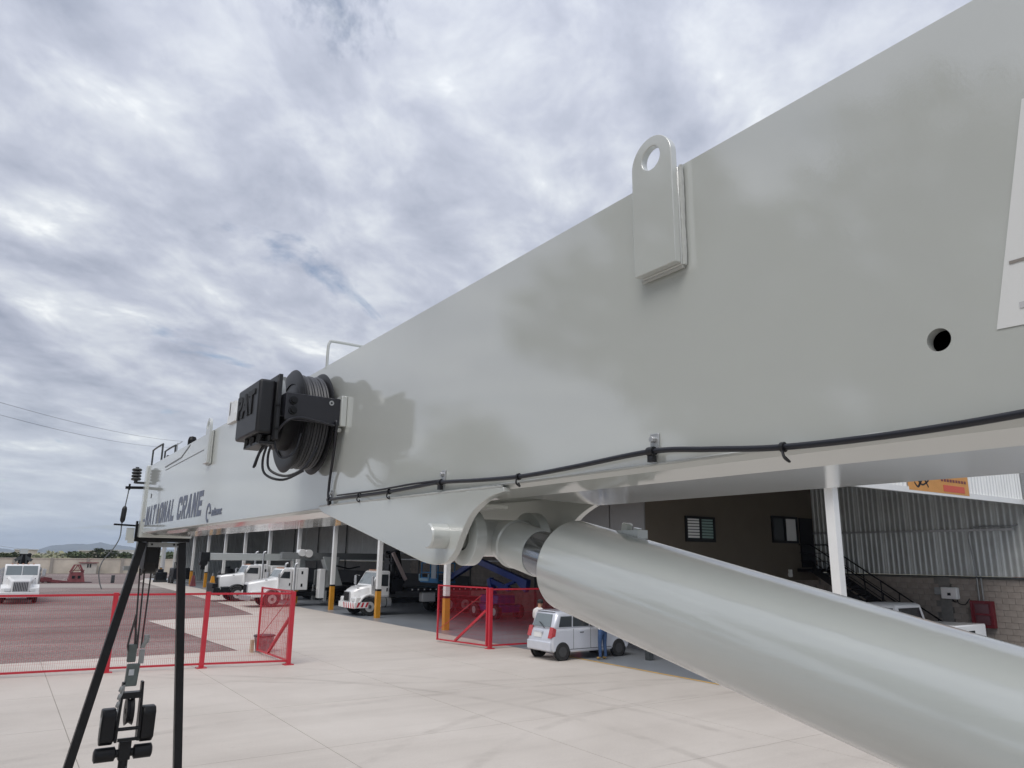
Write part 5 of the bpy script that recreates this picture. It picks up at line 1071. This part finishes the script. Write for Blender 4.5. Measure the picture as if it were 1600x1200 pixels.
# ================================================================ BOOM SUPPORT STAND AND HOOK BLOCK
S = thing('boom_support_stand', 'black steel stand on splayed legs holding up the crane boom tip', 'stand', (1.55, 9.7, 0))
for p, q in (((1.36, 9.7, 3.425), (.71, 9.7, .01)), ((1.79, 9.7, 3.425), (2.09, 9.7, .01))):
    mb = MB(); mb.bar(p, q, .085, .10, up=(0, 1, 0)); lg = mb.build('leg', BLACKM, S, bevel=.006)
    mb = MB(); mb.box(q[0] - .16, q[0] + .16, 9.54, 9.86, .005, .025); mb.build('foot_plate', BLACKM, lg)
mb = MB(); mb.box(1.25, 1.86, 9.62, 9.78, 3.43, 3.468); mb.build('saddle', BLACKM, S)
mb = MB(); mb.box(1.42, 1.78, 9.66, 9.74, 3.37, 3.425); cbm = mb.build('cross_beam', GREYM, S)
mb = MB()
for x in (1.46, 1.70, 1.74): mb.cyl((x, 9.66, 3.40), (x, 9.65, 3.40), .012, n=8)
mb.build('beam_bolt', BLACKM, cbm)
H_ = thing('hook_block', 'black hook block hanging on wire ropes between the stand legs', 'hook block', (1.48, 9.9, .75))
def hk(v): return ((v[0] - 1.465) * 1.10 + 1.468, v[1], 1.11 + (v[2] - .965) * 1.08)
def B(mb, nm, m, p=H_, **k):
    mb.v = [hk(v) for v in mb.v]; return mb.build(nm, m, p, **k)
mb = MB(); mb.box(1.385, 1.465, 9.86, 9.94, 1.86, 2.04); mb.loft([[(1.39, 9.85, 1.62), (1.50, 9.85, 1.62), (1.50, 9.95, 1.62), (1.39, 9.95, 1.62)], [(1.395, 9.86, 1.84), (1.515, 9.86, 1.84), (1.515, 9.94, 1.84), (1.395, 9.94, 1.84)]]); wk = B(mb, 'wedge_socket', mat('socket_grey', (.10, .12, .115), .5, .2, var=.2, vs=9), bevel=.01)
mb = MB(); mb.box(1.50, 1.545, 9.88, 9.94, 1.84, 1.98); mb.cyl((1.52, 9.9, 2.0), (1.56, 9.88, 2.1), .022, n=8); mb.cyl((1.55, 9.9, 2.05), (1.55, 9.9, 2.13), .028, n=8); B(mb, 'rope_clip', GREYM, wk)
mb = MB(); mb.add([(1.41, 9.848, 1.73), (1.46, 9.848, 1.73), (1.462, 9.854, 1.79), (1.412, 9.854, 1.79)], [(0, 1, 2, 3)]); B(mb, 'tag_plate', GALV, wk)
for x, xt in ((1.352, 1.372), (1.558, 1.548)): mb = MB(); mb.loft([[(x, 9.83, 1.08), (x + .024, 9.83, 1.08), (x + .024, 9.97, 1.08), (x, 9.97, 1.08)], [(x, 9.81, 1.22), (x + .024, 9.81, 1.22), (x + .024, 9.99, 1.22), (x, 9.99, 1.22)], [(xt, 9.85, 1.66), (xt + .024, 9.85, 1.66), (xt + .024, 9.95, 1.66), (xt, 9.95, 1.66)]]); B(mb, 'side_plate', BLACKM, bevel=.004)
mb = MB(); mb.rev([(.03, .0), (.14, .0), (.115, .035), (.14, .07), (.03, .07)], (1.43, 9.9, 1.37), (1, 0, 0), 32, closed=True); B(mb, 'sheave', BLACKM)
mb = MB(); mb.box(1.38, 1.555, 9.84, 9.96, 1.50, 1.56); B(mb, 'spacer', BLACKM)
mb = MB(); mb.box(1.38, 1.557, 9.81, 9.84, 1.09, 1.12); B(mb, 'spacer', BLACKM)
mb = MB(); mb.cyl((1.375, 9.82, 1.21), (1.56, 9.82, 1.21), .018, n=8); B(mb, 'tie_bolt', BLACKM)
for x0, x1_ in ((1.215, 1.346), (1.588, 1.715)):
    mb = MB(); mb.prism([(x0, 9.80, 1.36), (x0, 9.84, 1.41), (x0, 9.97, 1.41), (x0, 10.0, 1.34), (x0, 9.98, 1.10), (x0, 9.9, 1.05), (x0, 9.82, 1.10)], (x1_ - x0, 0, 0)); ck = B(mb, 'cheek_weight', BLACKM, bevel=.018)
    mb = MB(); mb.rev([(.0, 0), (.05, 0), (.06, .02), (.0, .02)], ((x0 if x0 < 1.4 else x1_ - .02) - .004 + (.006 if x0 > 1.4 else 0), 9.9, 1.28), (1, 0, 0), 20); B(mb, 'cheek_recess', GREYM, ck)
    xa, xb = (1.185, 1.385) if x0 < 1.4 else (1.545, 1.725)
    mb = MB(); mb.rev([(.045, 0), (.07, .012), (.07, abs(xb - xa) - .012), (.045, abs(xb - xa))], (xa, 9.9, .965), (1, 0, 0), 24); B(mb, 'trunnion_roller', BLACKM)
mb = MB(); mb.cyl((1.38, 9.9, .965), (1.55, 9.9, .965), .04, n=16); mb.box(1.41, 1.52, 9.85, 9.95, .9, 1.08); mb.cyl((1.465, 9.9, .8), (1.465, 9.9, .92), .045, n=16); B(mb, 'crosshead', BLACKM, bevel=.006)
mb = MB(); mb.tube(spline([(1.465, 9.9, .86), (1.465, 9.9, .76), (1.40, 9.9, .66), (1.36, 9.9, .54), (1.42, 9.9, .42), (1.53, 9.9, .42), (1.59, 9.9, .52), (1.57, 9.9, .6)], 6), [.042] * 8 + [.05] * 22 + [.045, .042, .038, .034, .03, .026, .022, .018, .014, .012, .01, .008, .008], 12) if False else mb.tube(spline([(1.465, 9.9, .86), (1.465, 9.9, .76), (1.40, 9.9, .66), (1.36, 9.9, .54), (1.42, 9.9, .42), (1.53, 9.9, .42), (1.59, 9.9, .52), (1.57, 9.9, .6)], 6), .042, 12)
B(mb, 'hook', BLACKM)
mb = MB(); mb.bar((1.49, 9.87, .84), (1.56, 9.87, .6), .03, .015); B(mb, 'safety_latch', DARKGREY)
mb = MB()
for k in range(5):
    p = Vector((1.36 - .006 * k, 9.85, 1.6 - .075 * k)); mb.rev([(.012, -.03), (.02, -.02), (.02, .02), (.012, .03)], p, (.3, 0, 1), 10)
mb.tube([(1.385, 9.85, 1.64), (1.335, 9.85, 1.24)], .012, 8); B(mb, 'keeper_pin', GREYM)
# slack chain up to the anti two block switch
ch = thing('switch_chain', 'thin slack chain looping down beside the hoist ropes above the hook block', 'chain', (1.39, 9.88, 2.2))
lk = MB(); lk.tube([(.009 * math.cos(a_), 0, .018 * math.sin(a_)) for a_ in [2 * math.pi * k / 12 for k in range(12)]], .0032, 6, closed=True); l0 = None
path = spline([(1.415, 9.88, 2.86), (1.415, 9.88, 2.6), (1.40, 9.88, 2.48), (1.38, 9.88, 2.36), (1.37, 9.88, 2.26), (1.385, 9.88, 2.2)], 14); path2 = spline([(1.41, 9.89, 2.52), (1.44, 9.89, 2.4), (1.46, 9.89, 2.27)], 12)
for pth in (path[14:], path2):
    for i in range(0, len(pth) - 1, 1):
        p = pth[i]; d = (pth[i + 1] - p).normalized()
        if l0 is None: o = lk.build('link', mat('chain_steel', (.09, .08, .08), .5, .4), ch, world=False); l0 = o
        else: o = l0.copy(); C.objects.link(o)
        o.location = p - ch.location; o.rotation_euler = (d.to_track_quat('Z', 'Y') @ Matrix.Rotation(R(90) * (i % 2), 3, 'Z').to_quaternion()).to_euler()
mb = MB(); mb.tube(path[:15], .003, 6); mb.build('thin_wire', CABLE, ch)

# ================================================================ AIR
hzb = MB(); hzb.box(-7900, 7900, -7900, 7900, -1.03, 150)
hm = bpy.data.materials.new('thin_haze'); hm.use_nodes = True; hn = hm.node_tree; hn.nodes.clear()
pv = hn.nodes.new('ShaderNodeVolumePrincipled'); pv.inputs['Color'].default_value = (.66, .80, 1.0, 1); pv.inputs['Density'].default_value = .00017; pv.inputs['Anisotropy'].default_value = 0.
hn.links.new(pv.outputs[0], hn.nodes.new('ShaderNodeOutputMaterial').inputs['Volume'])
kind(hzb.build('haze', hm, smooth=False), 'stuff')
